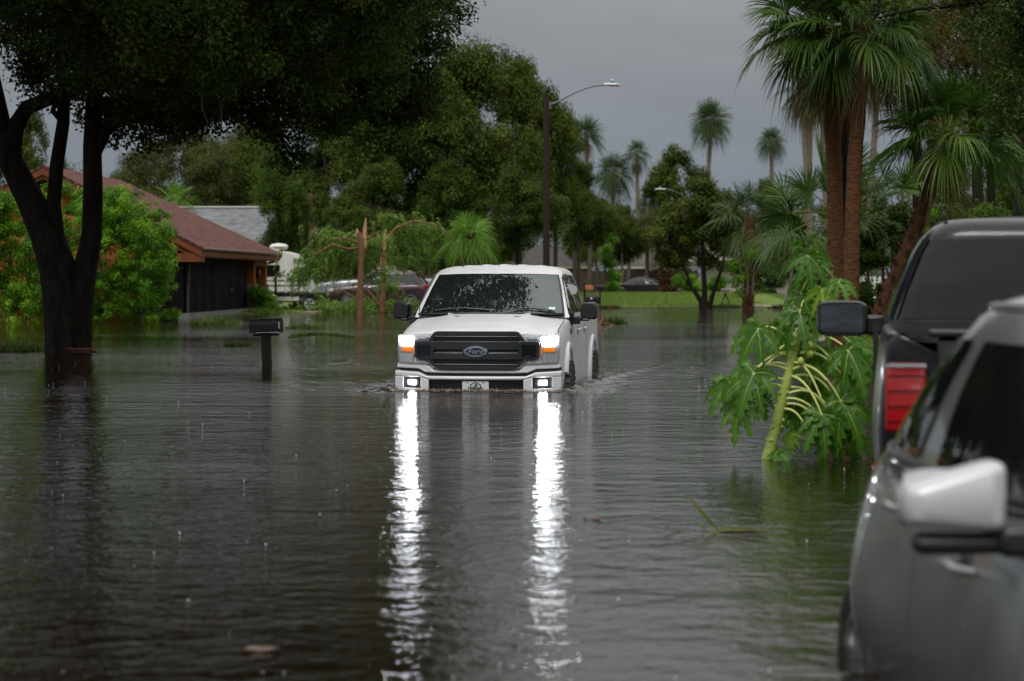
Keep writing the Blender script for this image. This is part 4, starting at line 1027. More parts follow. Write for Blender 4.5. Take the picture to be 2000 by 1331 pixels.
for y in (12.75, 15.4):
    k = MB(); k.box((-.62, y, 1.55), (.34, .40, .95)); pl = k.build('porch_pillar', OW, root)
    k = MB(); k.box((-.62, y, .45), (.50, .56, 1.30)); k.build('stone_base', SB, pl, bevel=.03)
k = MB(); k.box((-1.0, 14.1, 1.0), (.06, 1.9, 2.0)); k.build('door', SCN, root)
k = MB(); k.box((-.60, 14.1, 1.92), (.30, 2.3, .22)); k.build('porch_beam', OW, root)
k = MB(); k.lathe([(.02, .0), (.09, .02), (.10, .2), (.05, .3), (.01, .32)], 10, (-.36, 13.05, 1.35)); k.box((-.44, 13.02, 1.60), (.14, .04, .04)); k.build('wall_lamp', M['black_plastic'], root)
k = MB(); k.tube([(.02, .1, ez-.06), (.05, L*.5, ez-.06), (.03, L+.02, ez-.06)], .055, 8); k.tube([(.03, L, ez-.10), (-.1, L-.05, ez-.30), (-.5, L-.2, ez-.42)], .05, 8); k.build('gutter', pm('gutter_brown', (.10, .05, .04), .4), root)

def simple_house(name, label, loc, rz, w_, d_, eave, ridge, roofm, wallm, hipr=True, over=.5, trim=None, wins=(), z0=-.5):
    root = thing(name, label, 'house', loc, rz)
    a, c = w_/2+over, d_/2+over; h = min(a, c) if hipr else 0.
    rl = a-h
    F_ = [[(-a, -c, eave), (a, -c, eave), (rl, 0, ridge), (-rl, 0, ridge)], [(-a, c, eave), (a, c, eave), (rl, 0, ridge), (-rl, 0, ridge)]]
    if hipr: F_ += [[(a, -c, eave), (a, c, eave), (rl, 0, ridge)], [(-a, -c, eave), (-a, c, eave), (-rl, 0, ridge)]]
    roof_obj('roof', F_, roofm, root)
    k = MB(); k.box((0, 0, (eave-.14+z0)/2), (w_, d_, eave-.14-z0)); 
    if not hipr:
        for s in (-1, 1): k.prism([(-d_/2, eave-.13), (d_/2, eave-.13), (0, ridge-.2)], lambda y, z, s=s: (s*w_/2, y, z), lambda y, z, s=s: (s*(w_/2-.1), y, z))
    k.build('wall', wallm, root)
    k = MB(); k.box((0, -c-.02, eave-.12), (2*a, .04, .18)); k.box((0, c+.02, eave-.12), (2*a, .04, .18)); k.box((a+.02, 0, eave-.12), (.04, 2*c, .18)); k.box((-a-.02, 0, eave-.12), (.04, 2*c, .18))
    k.build('fascia', trim or wallm, root)
    if not hipr:
        k = MB(); k.box((0, 0, ridge+.02), (2*a, .3, .07)); k.build('ridge_cap', trim or wallm, root)
    for x, z, ww, hh, kind in wins:
        k = MB(); k.box((x, -d_/2-.02, z), (ww, .05, hh)); f = k.build('door' if kind == 'door' else 'window', trim or wallm, root)
        k = MB(); k.box((x, -d_/2-.04, z), (ww-.14, .04, hh-.14)); k.build('pane', M['tint_glass'] if kind != 'door' else SCN, f)
    return root
WT = pm('white_trim', (.62, .62, .60), .5)
GR = shingle('grey_shingles', (.15, .155, .165), (.22, .225, .235)); DG = shingle('dark_grey_shingles', (.062, .056, .056), (.095, .086, .086)); PB = shingle('pinkish_shingles', (.17, .125, .105), (.24, .18, .155)); GY = shingle('grey_brown_shingles', (.13, .12, .112), (.18, .165, .155))
BE = pm('beige_wall', (.46, .43, .37), .7, var=(.40, .37, .31), vs=(1, 1, 1)); TW = pm('tan_wall', (.30, .22, .16), .7, var=(.24, .18, .13), vs=(1, 1, 1))
simple_house('house', 'house with pale grey shingle roof and white ridge behind the orange house', (at(440, 600, 108).x, 110., 0.2), 0, 7.0, 8., 2.6, 4.85, GR, BE, False, .6, WT, ((-2, 1.5, 1.2, 1.2, 'w'), (1.8, 1.3, 1., 2., 'door')))
simple_house('house', 'house with dark grey hip roof showing right above the white pickup cab', (at(1060, 600, 150).x, 154., 0.), R(4), 6.2, 6.6, 2.25, 3.85, DG, TW, True, .6, TW, ((-1.5, 1.4, 1.2, 1.1, 'w'), (1.6, 1.2, 1., 2., 'door')))
simple_house('house', 'dark brown roofed house low behind the bright fan palm', (at(835, 600, 125).x, 128., 0.1), R(-3), 8.5, 7., 2.35, 3.6, DG, TW, False, .6, TW, ((-2, 1.5, 1.4, 1.2, 'w'), (1.5, 1.3, 1., 2., 'door')))
simple_house('house', 'grey hip roofed house beyond the brown fence and the black sedan', (at(1292, 600, 152).x, 157., 0.), R(-5), 5.2, 6.4, 2.25, 3.72, GY, BE, True, .7, WT, ((-1, 1.5, 1.2, 1.2, 'w'), (1.4, 1.3, 1., 2., 'door')))
simple_house('house', 'wide house with pinkish brown roof and beige wall behind the twin palms', (at(1545, 600, 122).x, 127., .45), R(7), 7.9, 7.5, 2.15, 3.75, PB, BE, True, .7, WT, ((-2.6, 1.5, 1.3, 1.2, 'w'), (.2, 1.25, 1., 2., 'door'), (2.4, 1.5, 1.4, 1.2, 'w')))

# fence of upright brown boards (boards are one part, posts another)
FB = pm('brown_fence_boards', (.050, .022, .016), .7, var=(.032, .014, .011), vs=(5, 5, .6))
root = thing('fence', 'dark brown board fence running behind the lawn and the black sedan', 'fence', (at(1105, 600, 141).x, 141., .0))
k = MB(); rng = random.Random(3)
for i in range(62):
    x = i*.145; k.box((x, .002*i, .95+rng.uniform(-.015, .015) + (.12 if 22 < i < 40 else 0)*.5), (.135, .025, 1.75))
k.build('fence_boards', FB, root)
for i in range(5):
    q = MB(); q.box((.0+2.2*i, .08, .9), (.1, .1, 1.8)); q.build('fence_post', FB, root)
q = MB(); q.box((4.5, .06, 1.5), (9.0, .04, .09)); q.box((4.5, .06, .5), (9.0, .04, .09)); q.build('fence_rail', FB, root)
# white picket fence glimpsed between the palms
root = thing('fence', 'white picket fence glimpsed low between the twin palms and the leaning palm', 'fence', (at(1668, 600, 70).x, 70., .35))
k = MB()
for i in range(12): k.box((i*.17, 0, .52), (.09, .025, 1.02+.0))
k.build('pickets', WT, root)
k = MB(); k.box((.95, .03, .28), (2.1, .03, .08)); k.box((.95, .03, .82), (2.1, .03, .08)); k.build('fence_rail', WT, root)

# ---------------------------------------------------------------- street lamps
def lamp(label, base, h, arm, dirx, rp, wood, arm_rise, headl):
    root = thing('street_lamp', label, 'street lamp', base)
    k = MB(); k.tube([(0, 0, -.3), (0, 0, h*.5), (0.0, 0, h)], [rp, rp*.93, rp*.86], 12); k.build('pole', wood, root, 60)
    k = MB(); s = dirx
    P = [(s*.06, 0, h-.30), (s*.30, -.01, h-.22)] + [(s*(.30+arm*t), -.02, h-.22+arm_rise*math.sin(t*math.pi/2)) for t in (.2, .4, .6, .8, 1.)]
    k.tube(P, .026, 8); k.box((s*.09, 0, h-.30), (.10, .10, .22)); k.build('arm', pm('arm_grey', (.16, .17, .19), .4, .6), root, 60)
    hx, hz = s*(.30+arm), h-.22+arm_rise
    k = MB(); rg = []
    for t, wy, up, dn in ((0, .04, .035, -.025), (.10, .07, .05, -.03), (.35, .10, .055, -.035), (.75, .10, .045, -.035), (.95, .06, .02, -.03), (1., .03, .0, -.02)):
        x = hx - s*.04 + s*headl*t
        rg.append([(x, wy*math.cos(2*math.pi*q/14), hz + (up if math.sin(2*math.pi*q/14) > 0 else -dn)*math.sin(2*math.pi*q/14)) for q in range(14)])
    k.loft(rg, True, True); hd = k.build('lamp_head', pm('lamp_head_grey', (.62, .61, .58), .45), root, 50)
    k = MB(); k.box((hx+s*headl*.6, 0, hz-.036), (headl*.55, .15, .015)); k.build('diffuser', pm('lamp_diffuser', (.30, .30, .28), .2), hd, 30, bevel=.005)
    k = MB(); k.lathe([(.001, .0), (.045, .0), (.045, .07), (.001, .075)], 14, (hx+s*headl*.44, 0, hz+.05)); pc = k.build('photocell', pm('photocell_teal', (.03, .34, .42), .3), hd, 50)
    k = MB(); k.lathe([(.045, .072), (.045, .09), (.03, .115), (.001, .12)], 14, (hx+s*headl*.44, 0, hz+.05)); k.build('photocell_cap', WT, pc, 50)
    return root
PW = pm('wood_pole', (.040, .024, .019), .8, spec=.2, var=(.022, .014, .012), vs=(20, 20, .7))
p = at(1067, 545, 62.)
lamp('tall brown wooden street lamp with curved arm rising behind the white pickup', (p.x, 62., -.3), 6.72+.3, 1.42, 1, .105, PW, .52, .50)
p = at(1335, 545, 140.)
lamp('distant street lamp whose white head peeks out beyond the round dark tree', (p.x, 140., 0.), 7.2, .95, -1, .10, PW, .30, .75)

# ---------------------------------------------------------------- mailboxes
def mailbox(name, label, loc, rz, L, W, Hh, post, bm_, pm_, post_w=.09, z=1.0, group=None):
    root = thing(name, label, 'mailbox', loc, rz, group)
    k = MB(); prof = [(-W/2, 0), (W/2, 0), (W/2, Hh*.55)] + [(W/2*math.cos(a*math.pi/10), Hh*.55+Hh*.45*math.sin(a*math.pi/10)) for a in range(1, 10)] + [(-W/2, Hh*.55)]
    k.prism(prof, lambda y, zz: (-L/2, y, z+zz), lambda y, zz: (L/2, y, z+zz)); bx = k.build('box', bm_, root, 50)
    k = MB(); k.prism([(q[0]*1.03, q[1]*1.02) for q in prof], lambda y, zz: (L/2+.001, y, z+zz), lambda y, zz: (L/2+.014, y, z+zz)); k.build('door', bm_, bx, 50)
    k = MB(); k.box((L*.1, W/2+.012, z+Hh*.55), (.03, .012, Hh*.5)); k.build('flag', bm_, bx)
    k = MB(); k.box((0, 0, (z-.7)/2-.0), (post_w, post_w, z+.7), taper=(1, 1)); k.box((0, 0, z-.03), (L*.8, W*.7, .035)); k.build('post', pm_, root)
    return root, bx
BM = pm('mailbox_black', (.005, .005, .006), .42, spec=.3, bump=.012, bs=(9, 9, 12)); PO = pm('wood_post', (.028, .021, .016), .8, spec=.2, var=(.016, .012, .009), vs=(18, 18, 1.2))
p = at(523, 718, 31.)
root, bx = mailbox('mailbox', 'dented black mailbox on a leaning wooden post standing in the flood at the left', (p.x, 31., -.45), R(0), .46, .20, .21, None, BM, PO, .125, .965)
root.rotation_euler = (R(1), R(-1.5), R(-6))
k = MB(); k.box((.222, -.102, 1.075), (.012, .006, .10)); k.box((.05, -.103, .972), (.36, .004, .006)); k.build('number_strip', WT, bx)
p = at(1157, 596, 70.)
root, bx = mailbox('mailbox', 'wide dark mailbox just above the water beside the white pickup mirror', (p.x, 70., -.4), 0, .45, .24, .30, None, BM, PO, .10, .88)
k = MB(); k.box((-.04, -.122, 1.06), (.07, .006, .06)); k.build('number_plate', WT, bx)
p = at(1172, 598, 95.)
mailbox('mailbox', 'small black mailbox on a thin post at the lawn edge, right of the orange box', (p.x, 95., -.1), R(0), .42, .17, .18, None, BM, PO, .07, .95)
p = at(1149, 598, 90.)
root = thing('planter_box', 'small orange planter box on a dark post behind the wide dark mailbox', 'planter', (p.x, 90., -.1))
k = MB(); k.box((.04, 0, 1.03), (.34, .22, .20)); k.build('box', pm('planter_orange', (.45, .15, .05), .6), root, bevel=.015)
k = MB(); k.box((-.16, 0, .55), (.07, .07, 1.3)); k.build('post', PO, root)
p = at(1415, 600, 97.)
root = thing('mailbox', 'pale pink mailbox on a twisted iron stand at the far water edge', 'mailbox', (p.x, 96.6, .0))
k = MB(); prof = [(-.1, 0), (.1, 0), (.1, .12)] + [(.1*math.cos(a*math.pi/10), .12+.09*math.sin(a*math.pi/10)) for a in range(1, 10)] + [(-.1, .12)]
k.prism(prof, lambda y, zz: (-.19, y, .66+zz), lambda y, zz: (.19, y, .66+zz)); k.build('box', pm('mailbox_pink', (.55, .40, .38), .5), root, 50)
for s in (-1, 1):
    k = MB(); k.tube([(s*.16, 0, -.15), (s*.17, 0, .2), (s*.10, 0, .42), (s*.03, 0, .5), (0, 0, .67)], [.03, .025, .028, .03, .03], 8); k.build('stand', M['black_plastic'], root, 60)
# narrow marker leaning against the thin trunk
p = at(1534, 592, 88.)
root = thing('marker_post', 'short white and blue utility marker with yellow foot at the right bank', 'marker', (p.x, 88., -.05))
k = MB(); k.lathe([(.08, .0), (.085, .16), (.08, .2)], 12, cap=True); k.build('foot', pm('marker_yellow', (.6, .42, .02), .5), root)
k = MB(); k.box((.01, 0, .48), (.12, .10, .55), Matrix.Rotation(R(5), 3, 'Y')); k.build('post', pm('marker_white', (.42, .46, .52), .5, var=(.05, .07, .10), vs=(5, 5, 7)), root, bevel=.02)

# ---------------------------------------------------------------- concrete drives
def slab_strip(name, pts, w_, mat, lift=.03):
    mb = MB(); rings = []
    for i, (x, y) in enumerate(pts):
        d = Vector((pts[min(i+1, len(pts)-1)][0]-pts[max(i-1, 0)][0], pts[min(i+1, len(pts)-1)][1]-pts[max(i-1, 0)][1])).normalized()
        n = Vector((-d.y, d.x))*w_/2; z = float(gz(x, y))+lift
        rings.append([(x+n.x, y+n.y, z), (x-n.x, y-n.y, z), (x-n.x, y-n.y, z-.2), (x+n.x, y+n.y, z-.2)])
    mb.loft(rings, True, True); return tag(mb.build(name, mat, None), kind='structure')
CON = pm('drive_concrete', (.36, .30, .22), .7, var=(.26, .22, .17), vs=(1.2, 1.2, 1.2))
slab_strip('driveway', [(11.9, 97.6), (12.3, 99.6), (12.5, 100.6)], 1.6, CON)
slab_strip('driveway', [(-8.4, 80.8), (-8.2, 83.2)], 1.7, CON, .02)
# ================================================================ trees, palms and plants
def unit(a): return a/np.maximum(np.linalg.norm(a, axis=-1, keepdims=True), 1e-9)
def rdir(rng, n): return unit(rng.normal(size=(n, 3)))
def leaf_quads(rng, P, N, size, aspect=.45):
    n = len(P); N = unit(N)
    T = unit(np.cross(N, rdir(rng, n))); B = np.cross(N, T)
    L = (size*(.65+.7*rng.random(n)))[:, None]; W = L*aspect
    a = P - T*L*.5; c = P + T*L*.5
    b = P + B*W*.5 + N*W*.18; d = P - B*W*.5 + N*W*.18
    V = np.stack([a, b, c, d], 1).reshape(-1, 3)
    return V, np.arange(4*n, dtype=np.int32).reshape(-1, 4)
def foliage(rng, lobes, n, size, cl=(.35, .8), cper=16, flat=.75, aspect=.45, up=.5, tvar=.65):
    """lobes: list of (centre, (rx, ry, rz)); leaves gathered in clumps over each lobe"""
    C_, Rr = [], []
    for c, r in lobes:
        r = np.array(r, dtype=float); m = max(4, int(cper*(r.prod())**(2/3)))
        d = rdir(rng, m); d[:, 2] += .12; d = unit(d)
        C_.append(np.array(c) + d*r*(.45+.55*rng.random((m, 1))**.6)); Rr.append(rng.uniform(cl[0], cl[1], m))
    C_ = np.concatenate(C_); Rr = np.concatenate(Rr)
    pw_ = Rr**2; k = rng.choice(len(C_), n, p=pw_/pw_.sum())
    d = rdir(rng, n); u = rng.random((n, 1))**.45*np.where(rng.random((n, 1)) < .16, 1.15+.5*rng.random((n, 1)), 1.)
    P = C_[k] + d*u*Rr[k][:, None]*np.array([1, 1, flat])
    N = d*.7 + np.array([0, 0, up]) + rng.normal(size=(n, 3))*.55
    V, Fq = leaf_quads(rng, P, N, size, aspect)
    ct = rng.random(len(C_)); t = np.clip(tvar*ct[k] + (1-tvar)*rng.random(n), 0, 1)
    return V, Fq, np.repeat(t, 4), C_, Rr
def curve(p0, p1, sag, n=7, wob=0., rng=None):
    p0, p1 = Vector(p0), Vector(p1); out = []
    for i in range(n):
        t = i/(n-1); q = p0.lerp(p1, t) + Vector((0, 0, sag*4*t*(1-t)))
        if wob and 0 < i < n-1: q += Vector((rng.normal()*wob, rng.normal()*wob, rng.normal()*wob*.6))
        out.append(q)
    return out
def moss(rng, C_, Rr, n, length, w_=.014):
    k = rng.choice(len(C_), n); P = C_[k] + rng.normal(size=(n, 3))*Rr[k][:, None]*np.array([.5, .5, .2]) - np.array([0, 0, .3])
    L = length*(.3+rng.random(n)**1.7); a = rng.random(n)*6.28; side = np.stack([np.cos(a), np.sin(a), 0*a], -1)
    rows = []
    for s, ww in ((0, .6), (.35, 1.), (.7, .7), (1., .05)):
        q = P - np.stack([0*L, 0*L, L*s], -1) + rng.normal(size=(n, 3))*.06*s
        rows.append(q - side*w_*ww); rows.append(q + side*w_*ww)
    V = np.stack(rows, 1).reshape(-1, 3); b_ = (np.arange(n)*8)[:, None]
    Fq = np.concatenate([b_ + np.array([[2*i, 2*i+1, 2*i+3, 2*i+2]]) for i in range(3)])
    return V, Fq, np.repeat(rng.random(n), 8)

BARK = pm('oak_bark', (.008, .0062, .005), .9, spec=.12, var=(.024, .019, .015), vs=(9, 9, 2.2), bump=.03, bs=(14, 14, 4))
BARK2 = pm('grey_bark', (.075, .058, .044), .85, spec=.2, var=(.13, .115, .095), vs=(9, 9, 2.2), bump=.02, bs=(14, 14, 4))
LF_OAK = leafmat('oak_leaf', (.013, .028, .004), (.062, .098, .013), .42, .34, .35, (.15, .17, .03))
LF_BG = leafmat('olive_leaf', (.026, .044, .007), (.085, .122, .016), .5, .32, .25, (.17, .19, .03))
LF_BG2 = leafmat('deep_green_leaf', (.022, .048, .007), (.072, .125, .016), .45, .3, .25, (.13, .17, .025))
LF_BG3 = leafmat('dusty_leaf', (.045, .060, .018), (.11, .125, .035), .55, .28, .2, (.16, .15, .035))
LF_SH = leafmat('shrub_leaf', (.014, .062, .004), (.17, .38, .020), .3, .40, .4, (.42, .56, .04))
LF_CY = leafmat('cypress_leaf', (.040, .036, .009), (.11, .085, .018), .6, .28, .2, (.18, .11, .025))
MOSS = leafmat('spanish_moss', (.045, .047, .032), (.09, .092, .068), .8, .3, .1)

def make_tree(name, label, cat, base, lobes, trunks, n, size, leafm, barkm, seed, group=None, cl=(.35, .8), cper=16, limbs=True, twig_r=.022, mossn=0, moss_l=1., flat=.75, aspect=.45, up=.5, limb_r=.3, lobes2=None, n2=0):
    rng = np.random.default_rng(seed)
    root = thing(name, label, cat, base, 0, group)
    V, Fq, t, C_, Rr = foliage(rng, lobes, n, size, cl, cper, flat, aspect, up)
    if lobes2:
        V2, F2, t2, C2, R2 = foliage(rng, lobes2, n2, size*2.0, (.4, .8), 18, flat, aspect, up)
        Fq = np.concatenate([Fq, F2+len(V)]); V = np.concatenate([V, V2]); t = np.concatenate([t, t2]); C_ = np.concatenate([C_, C2])
    np_obj('crown', V, Fq, leafm, root, t)
    k = MB()
    for P, r in trunks: k.tube(P, r, 12)
    tips = [(Vector(P[-1]), r[-1] if hasattr(r, '__len__') else r, Vector(P[len(P)//2]), (r[len(P)//2] if hasattr(r, '__len__') else r)) for P, r in trunks]
    if limbs:
        for c, r in lobes + (lobes2 or []):
            c = Vector(c); best = min(tips, key=lambda q: (q[0]-c).length)
            start, sr = (best[0], best[1]) if best[0].z < c.z + .5 else (best[2], best[3])
            d = (c-start).length
            if d < .2: continue
            r0 = min(sr*.8, limb_r*(.03+.018*d)*3)
            P = curve(start, c, -.03*d if c.z > start.z+1 else .12*d, 8, .035*d, rng)
            k.tube(P, [r0*(1-.75*i/7) for i in range(8)], 7)
            near = list(np.nonzero(np.linalg.norm(C_-np.array(c), axis=1) < max(r)*1.1)[0]); near = near[::max(1, len(near)//7)][:8]
            for i in near:
                Q = curve(P[5], C_[i], .05, 5, .04, rng); k.tube(Q, [twig_r*1.6, twig_r*1.2, twig_r, twig_r*.7, twig_r*.3], 5)
    k.build('trunk', barkm, root, 60)
    if mossn:
        V, Fq, t = moss(rng, C_[:len(Rr)], Rr, mossn, moss_l); tag(np_obj('hanging_moss', V, Fq, MOSS, root, t), kind='stuff')
    return root

def auto_lobes(rng, h, r, base_z, m=9, squash=.8):
    out = [((0, 0, base_z+(h-base_z)*.55), (r*.55, r*.55, (h-base_z)*.36))]
    for i in range(m):
        a = 2.4*i + rng.random(); zz = base_z + (h-base_z)*(.18+.72*((i*.618) % 1)); rr = r*(.26+.20*rng.random())
        d = r*.62*math.sin(math.pi*min(.92, max(.25, (zz-base_z)/(h-base_z)+.12)))
        out.append(((d*math.cos(a), d*math.sin(a), zz-rr*.25), (rr*rng.uniform(.8, 1.35), rr*rng.uniform(.8, 1.3), rr*squash*rng.uniform(.7, 1.1))))
    return out

# ---------------------------------------------------------------- the big oak at the left
OB = Vector((at(135, 690, 37).x, 37., -.30))
S37 = FPX/37.
def ol(px, py, D=37.): 
    q = at(px, py, D); return Vector((q.x-OB.x, D-37., q.z-OB.z))
lob = []; far_ = []
for px, py, D, r in [(60, 40, 36, 1.5), (225, 130, 37, 1.5), (330, 60, 35, 1.9), (470, 120, 36, 1.6), (560, 50, 39, 2.0), (660, 110, 37, 1.5), (750, 50, 36, 1.3), (765, 150, 38, 1.0), (812, 20, 37, .72), (488, 205, 38, .65), (390, 190, 37, 1.0),
        (700, -90, 37, 1.8), (450, -90, 37, 2.2), (200, -100, 37, 2.2), (0, -60, 36, 1.7), (-150, 0, 37, 1.8), (790, -90, 37, 1.0), (300, -270, 38, 2.6), (600, -260, 37, 2.4), (50, -300, 37, 2.5), (-250, -200, 38, 2.6),
        (690, 205, 39, .8), (815, 110, 37, .8), (120, 140, 36, .8), (640, 60, 33, 1.5), (780, -60, 32, 1.3), (420, 20, 32, 1.6), (200, 20, 33, 1.5), (560, 270, 37.5, .40), (556, 225, 37.5, .3), (572, 310, 37.5, .25), (240, 240, 37.5, .7), (320, 255, 37, .5), (760, 215, 38, .55), (840, 190, 37.5, .42), (330, 190, 36, .9), (430, 215, 37.5, .8), (640, 195, 37, .7), (575, 120, 37, .8), (700, 170, 36, 1.0), (270, 170, 36, .9), (-420, -60, 37, 2.4), (-600, -250, 38, 2.8), (-330, -420, 38, 2.8), (0, -480, 38, 2.8), (350, -480, 38, 2.8), (640, -430, 37, 2.2)]:
    c = ol(px, py, D); (lob if py > -130 and px > -250 else far_).append((tuple(c), (r, r, r*.78)))
for x_, y_, z_, r_ in ((-4.2, 31.2, 10.4, 1.6), (-2.6, 30.6, 9.4, 1.0), (-1.5, 30.2, 8.7, .6), (-3.2, 32.6, 11.6, 1.6), (-5.6, 32.5, 10.8, 1.8), (-.75, 29.4, 7.6, .38), (-1.7, 28.9, 9.4, .7), (-2.9, 28.6, 9.8, .9), (-4.2, 29.2, 10.2, 1.1), (-1.0, 28.6, 8.3, .35), (-.35, 28.3, 7.9, .30), (-.1, 28.5, 8.0, .22), (-5.5, 28.6, 9.6, 1.5),
   (-5.2, 25.5, 8.6, 1.8), (-7.5, 26.5, 9.2, 2.2), (-9.5, 28.5, 9.0, 2.4), (-11.5, 26., 9., 2.3), (-8.5, 23., 9., 2.0), (-12., 31., 9.8, 2.5), (-6., 22., 8.6, 1.5), (-10.5, 22., 9.4, 2.1), (-7.5, 30., 12., 2.4), (-10., 33., 12.5, 2.6), (-13.5, 35., 11., 2.6), (-7., 37., 13.5, 2.6), (-3.5, 36., 12.5, 2.4), (-1.5, 37., 10.6, 1.8)): far_.append(((x_-OB.x, y_-OB.y, z_-OB.z), (r_, r_, r_*.75)))  # unseen overhead lobes, added to darken reflections in water and windshield
for px in range(-200, 860, 175):
    for py in (-230, -420, -600): far_.append((tuple(ol(px+py*.15, py, 36.5+.004*px)), (2.1, 2.1, 1.7)))  # more unseen lobes, added to keep mirrored sky out of the left water
tr = [([ol(132, 735), ol(133, 690), ol(128, 640), ol(122, 580), ol(112, 520), ol(90, 455), ol(60, 390), ol(25, 320), ol(5, 240), ol(-15, 140), ol(-40, 20)], [.50, .42, .38, .36, .33, .29, .25, .22, .165, .14, .10]),
      ([ol(140, 735), ol(140, 690), ol(148, 620), ol(162, 550), ol(180, 460), ol(183, 380), ol(182, 290), ol(186, 200), ol(200, 100), ol(230, -20)], [.42, .35, .29, .22, .185, .175, .165, .15, .12, .08]),
      ([ol(118, 560), ol(112, 470), ol(106, 400), ol(113, 320), ol(126, 240), ol(128, 160), ol(118, 60), ol(110, -40)], [.16, .15, .13, .125, .115, .11, .09, .06]),
      ([ol(20, 330), ol(32, 250), ol(55, 212), ol(110, 190), ol(160, 160), ol(230, 110)], [.17, .165, .14, .12, .10, .06]),
      ([ol(186, 300), ol(205, 258), ol(245, 215), ol(330, 150), ol(430, 95), ol(560, 40)], [.13, .13, .12, .11, .10, .06]),
      ([ol(200, 110), ol(320, 40), ol(470, -20), ol(640, -40), ol(780, -20)], [.12, .12, .11, .10, .05])]
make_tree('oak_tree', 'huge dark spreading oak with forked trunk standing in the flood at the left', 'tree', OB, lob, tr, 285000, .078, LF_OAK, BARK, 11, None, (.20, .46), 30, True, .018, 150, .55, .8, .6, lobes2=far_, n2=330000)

# ---------------------------------------------------------------- oak leaves hanging in at the top right corner
OB2 = Vector((11.5, 36., -.1))
def o2(px, py, D=34.): q = at(px, py, D); return (q.x-OB2.x, D-36., q.z-OB2.z)
lob = [(o2(*a[:3]), (a[3], a[3], a[3]*.8)) for a in [(1975, 40, 34, .8), (2020, 140, 35, .9), (1950, 185, 34, .45), (1905, 45, 33, .45), (1990, 235, 35, .5), (2080, 60, 35, 1.2), (2100, -120, 36, 1.6), (1960, -60, 34, .9), (1860, -20, 34, .45), (1760, -5, 36, .35), (2150, 220, 36, .9), (1700, 25, 38, .3)]]
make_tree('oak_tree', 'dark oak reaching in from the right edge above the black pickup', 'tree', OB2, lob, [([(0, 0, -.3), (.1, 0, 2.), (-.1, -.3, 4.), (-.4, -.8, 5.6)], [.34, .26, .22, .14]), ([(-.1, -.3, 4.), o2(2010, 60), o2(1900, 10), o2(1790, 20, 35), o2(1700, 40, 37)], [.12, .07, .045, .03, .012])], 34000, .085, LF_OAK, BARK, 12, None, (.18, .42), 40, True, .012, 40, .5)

# ---------------------------------------------------------------- background trees: three kinds, copied
def proto(seed, h, r, bz, n, size, leafm, barkm, m, trunk_r=.28, cl=(.45, .85), cper=8, mossn=0, up=.9, multi=1):
    rng = np.random.default_rng(seed); lo = auto_lobes(rng, h, r, bz, m)
    trk_ = []
    for j in range(multi):
        a = 2.1*j; sp_ = .0 if multi == 1 else r*.28
        trk_.append(([(0.06*j, 0, -.6), (sp_*.2*math.cos(a), sp_*.2*math.sin(a), bz*.35), (sp_*.8*math.cos(a), sp_*.8*math.sin(a), bz), (sp_*1.3*math.cos(a), sp_*1.3*math.sin(a), bz+(h-bz)*.3)], [trunk_r*1.15, trunk_r*.9, trunk_r*.75, trunk_r*.45]))
    return lambda name, label, cat, base, group=None: make_tree(name, label, cat, base, lo, trk_, n, size, leafm, barkm, seed+1, group, cl, cper, True, .03, mossn, 1.2, .75, .5, up)
P_OLIVE = proto(21, 12., 5., 4.0, 60000, .19, LF_BG, BARK2, 20)
P_DEEP = proto(22, 12., 5., 2.2, 54000, .19, LF_BG2, BARK, 18)
P_DUST = proto(23, 12., 5., 3.6, 40000, .19, LF_BG3, BARK2, 11, cl=(.4, .9), mossn=120)
P_AIRY = proto(24, 12., 3.4, 3.2, 15000, .24, LF_BG, BARK2, 10, .2, (.4, .8), 11)
KIND = {}
def put(kind, px, D, top, wpx, label, group=None, cat='tree', name='oak_tree', rz=0., base=None):
    """top: photo height of the crown top, wpx: crown width, both in photo pixels at depth D"""
    x = (px-CX)/FPX*D; z0 = float(gz(x, D)) if base is None else base
    h = CAM_H + (HY-top)/FPX*D - z0; r = wpx/FPX*D/2
    fn, h0, r0 = {'olive': (P_OLIVE, 12., 5.), 'deep': (P_DEEP, 12., 5.), 'dust': (P_DUST, 12., 5.), 'airy': (P_AIRY, 12., 3.4)}[kind]
    if kind not in KIND: KIND[kind] = o = fn(name, label, cat, (x, D, z0), group)
    else:
        o = copy_tree(KIND[kind]); o.name = name; o.location = (x, D, z0)
        for q in ('label', 'category', 'group'):
            if q in o: del o[q]
        tag(o, label, cat, group)
    o.scale = (r/r0*.93, r/r0*.93, h/h0*.97); o.rotation_euler = (0, 0, rz)
    return o
G1 = 'tall olive oaks rising behind the street lamp'
put('olive', 910, 108, 50, 345, 'tallest olive oak, its crown breaking the sky just left of the street lamp', G1, rz=.4)
put('olive', 1015, 112, 72, 245, 'tall olive oak whose right edge stands against the sky behind the street lamp', G1, rz=2.2)
put('deep', 770, 112, 80, 340, 'deep green oak hidden behind the hanging dark branches', G1, rz=1.1)
put('olive', 640, 120, 150, 300, 'olive oak seen beneath the dark canopy above the camper', G1, rz=3.9)
put('olive', 1085, 116, 190, 185, 'dark green oak at the right end of the tall row, behind the lamp post', G1, rz=5.)
put('deep', 1010, 100, 300, 230, 'low dark oak directly behind the cab of the white pickup', None, rz=2.9)
put('deep', 870, 104, 290, 230, 'dark wet oak behind the bright fan palm', None, rz=4.4)
put('olive', 735, 103, 300, 210, 'low olive oak behind the snapped trunks', None, rz=5.5)
put('olive', 1130, 118, 295, 160, 'rounded dark green tree just right of the lamp post', None, rz=.9)
put('deep', 548, 99, 262, 165, 'dark oak whose drooping leaves cross the grey shingle roof', None, rz=2.)
G2 = 'hazy trees in the row behind the orange house'
put('dust', 300, 128, 245, 190, 'dusty olive tree behind the roof ridge of the orange house', G2)
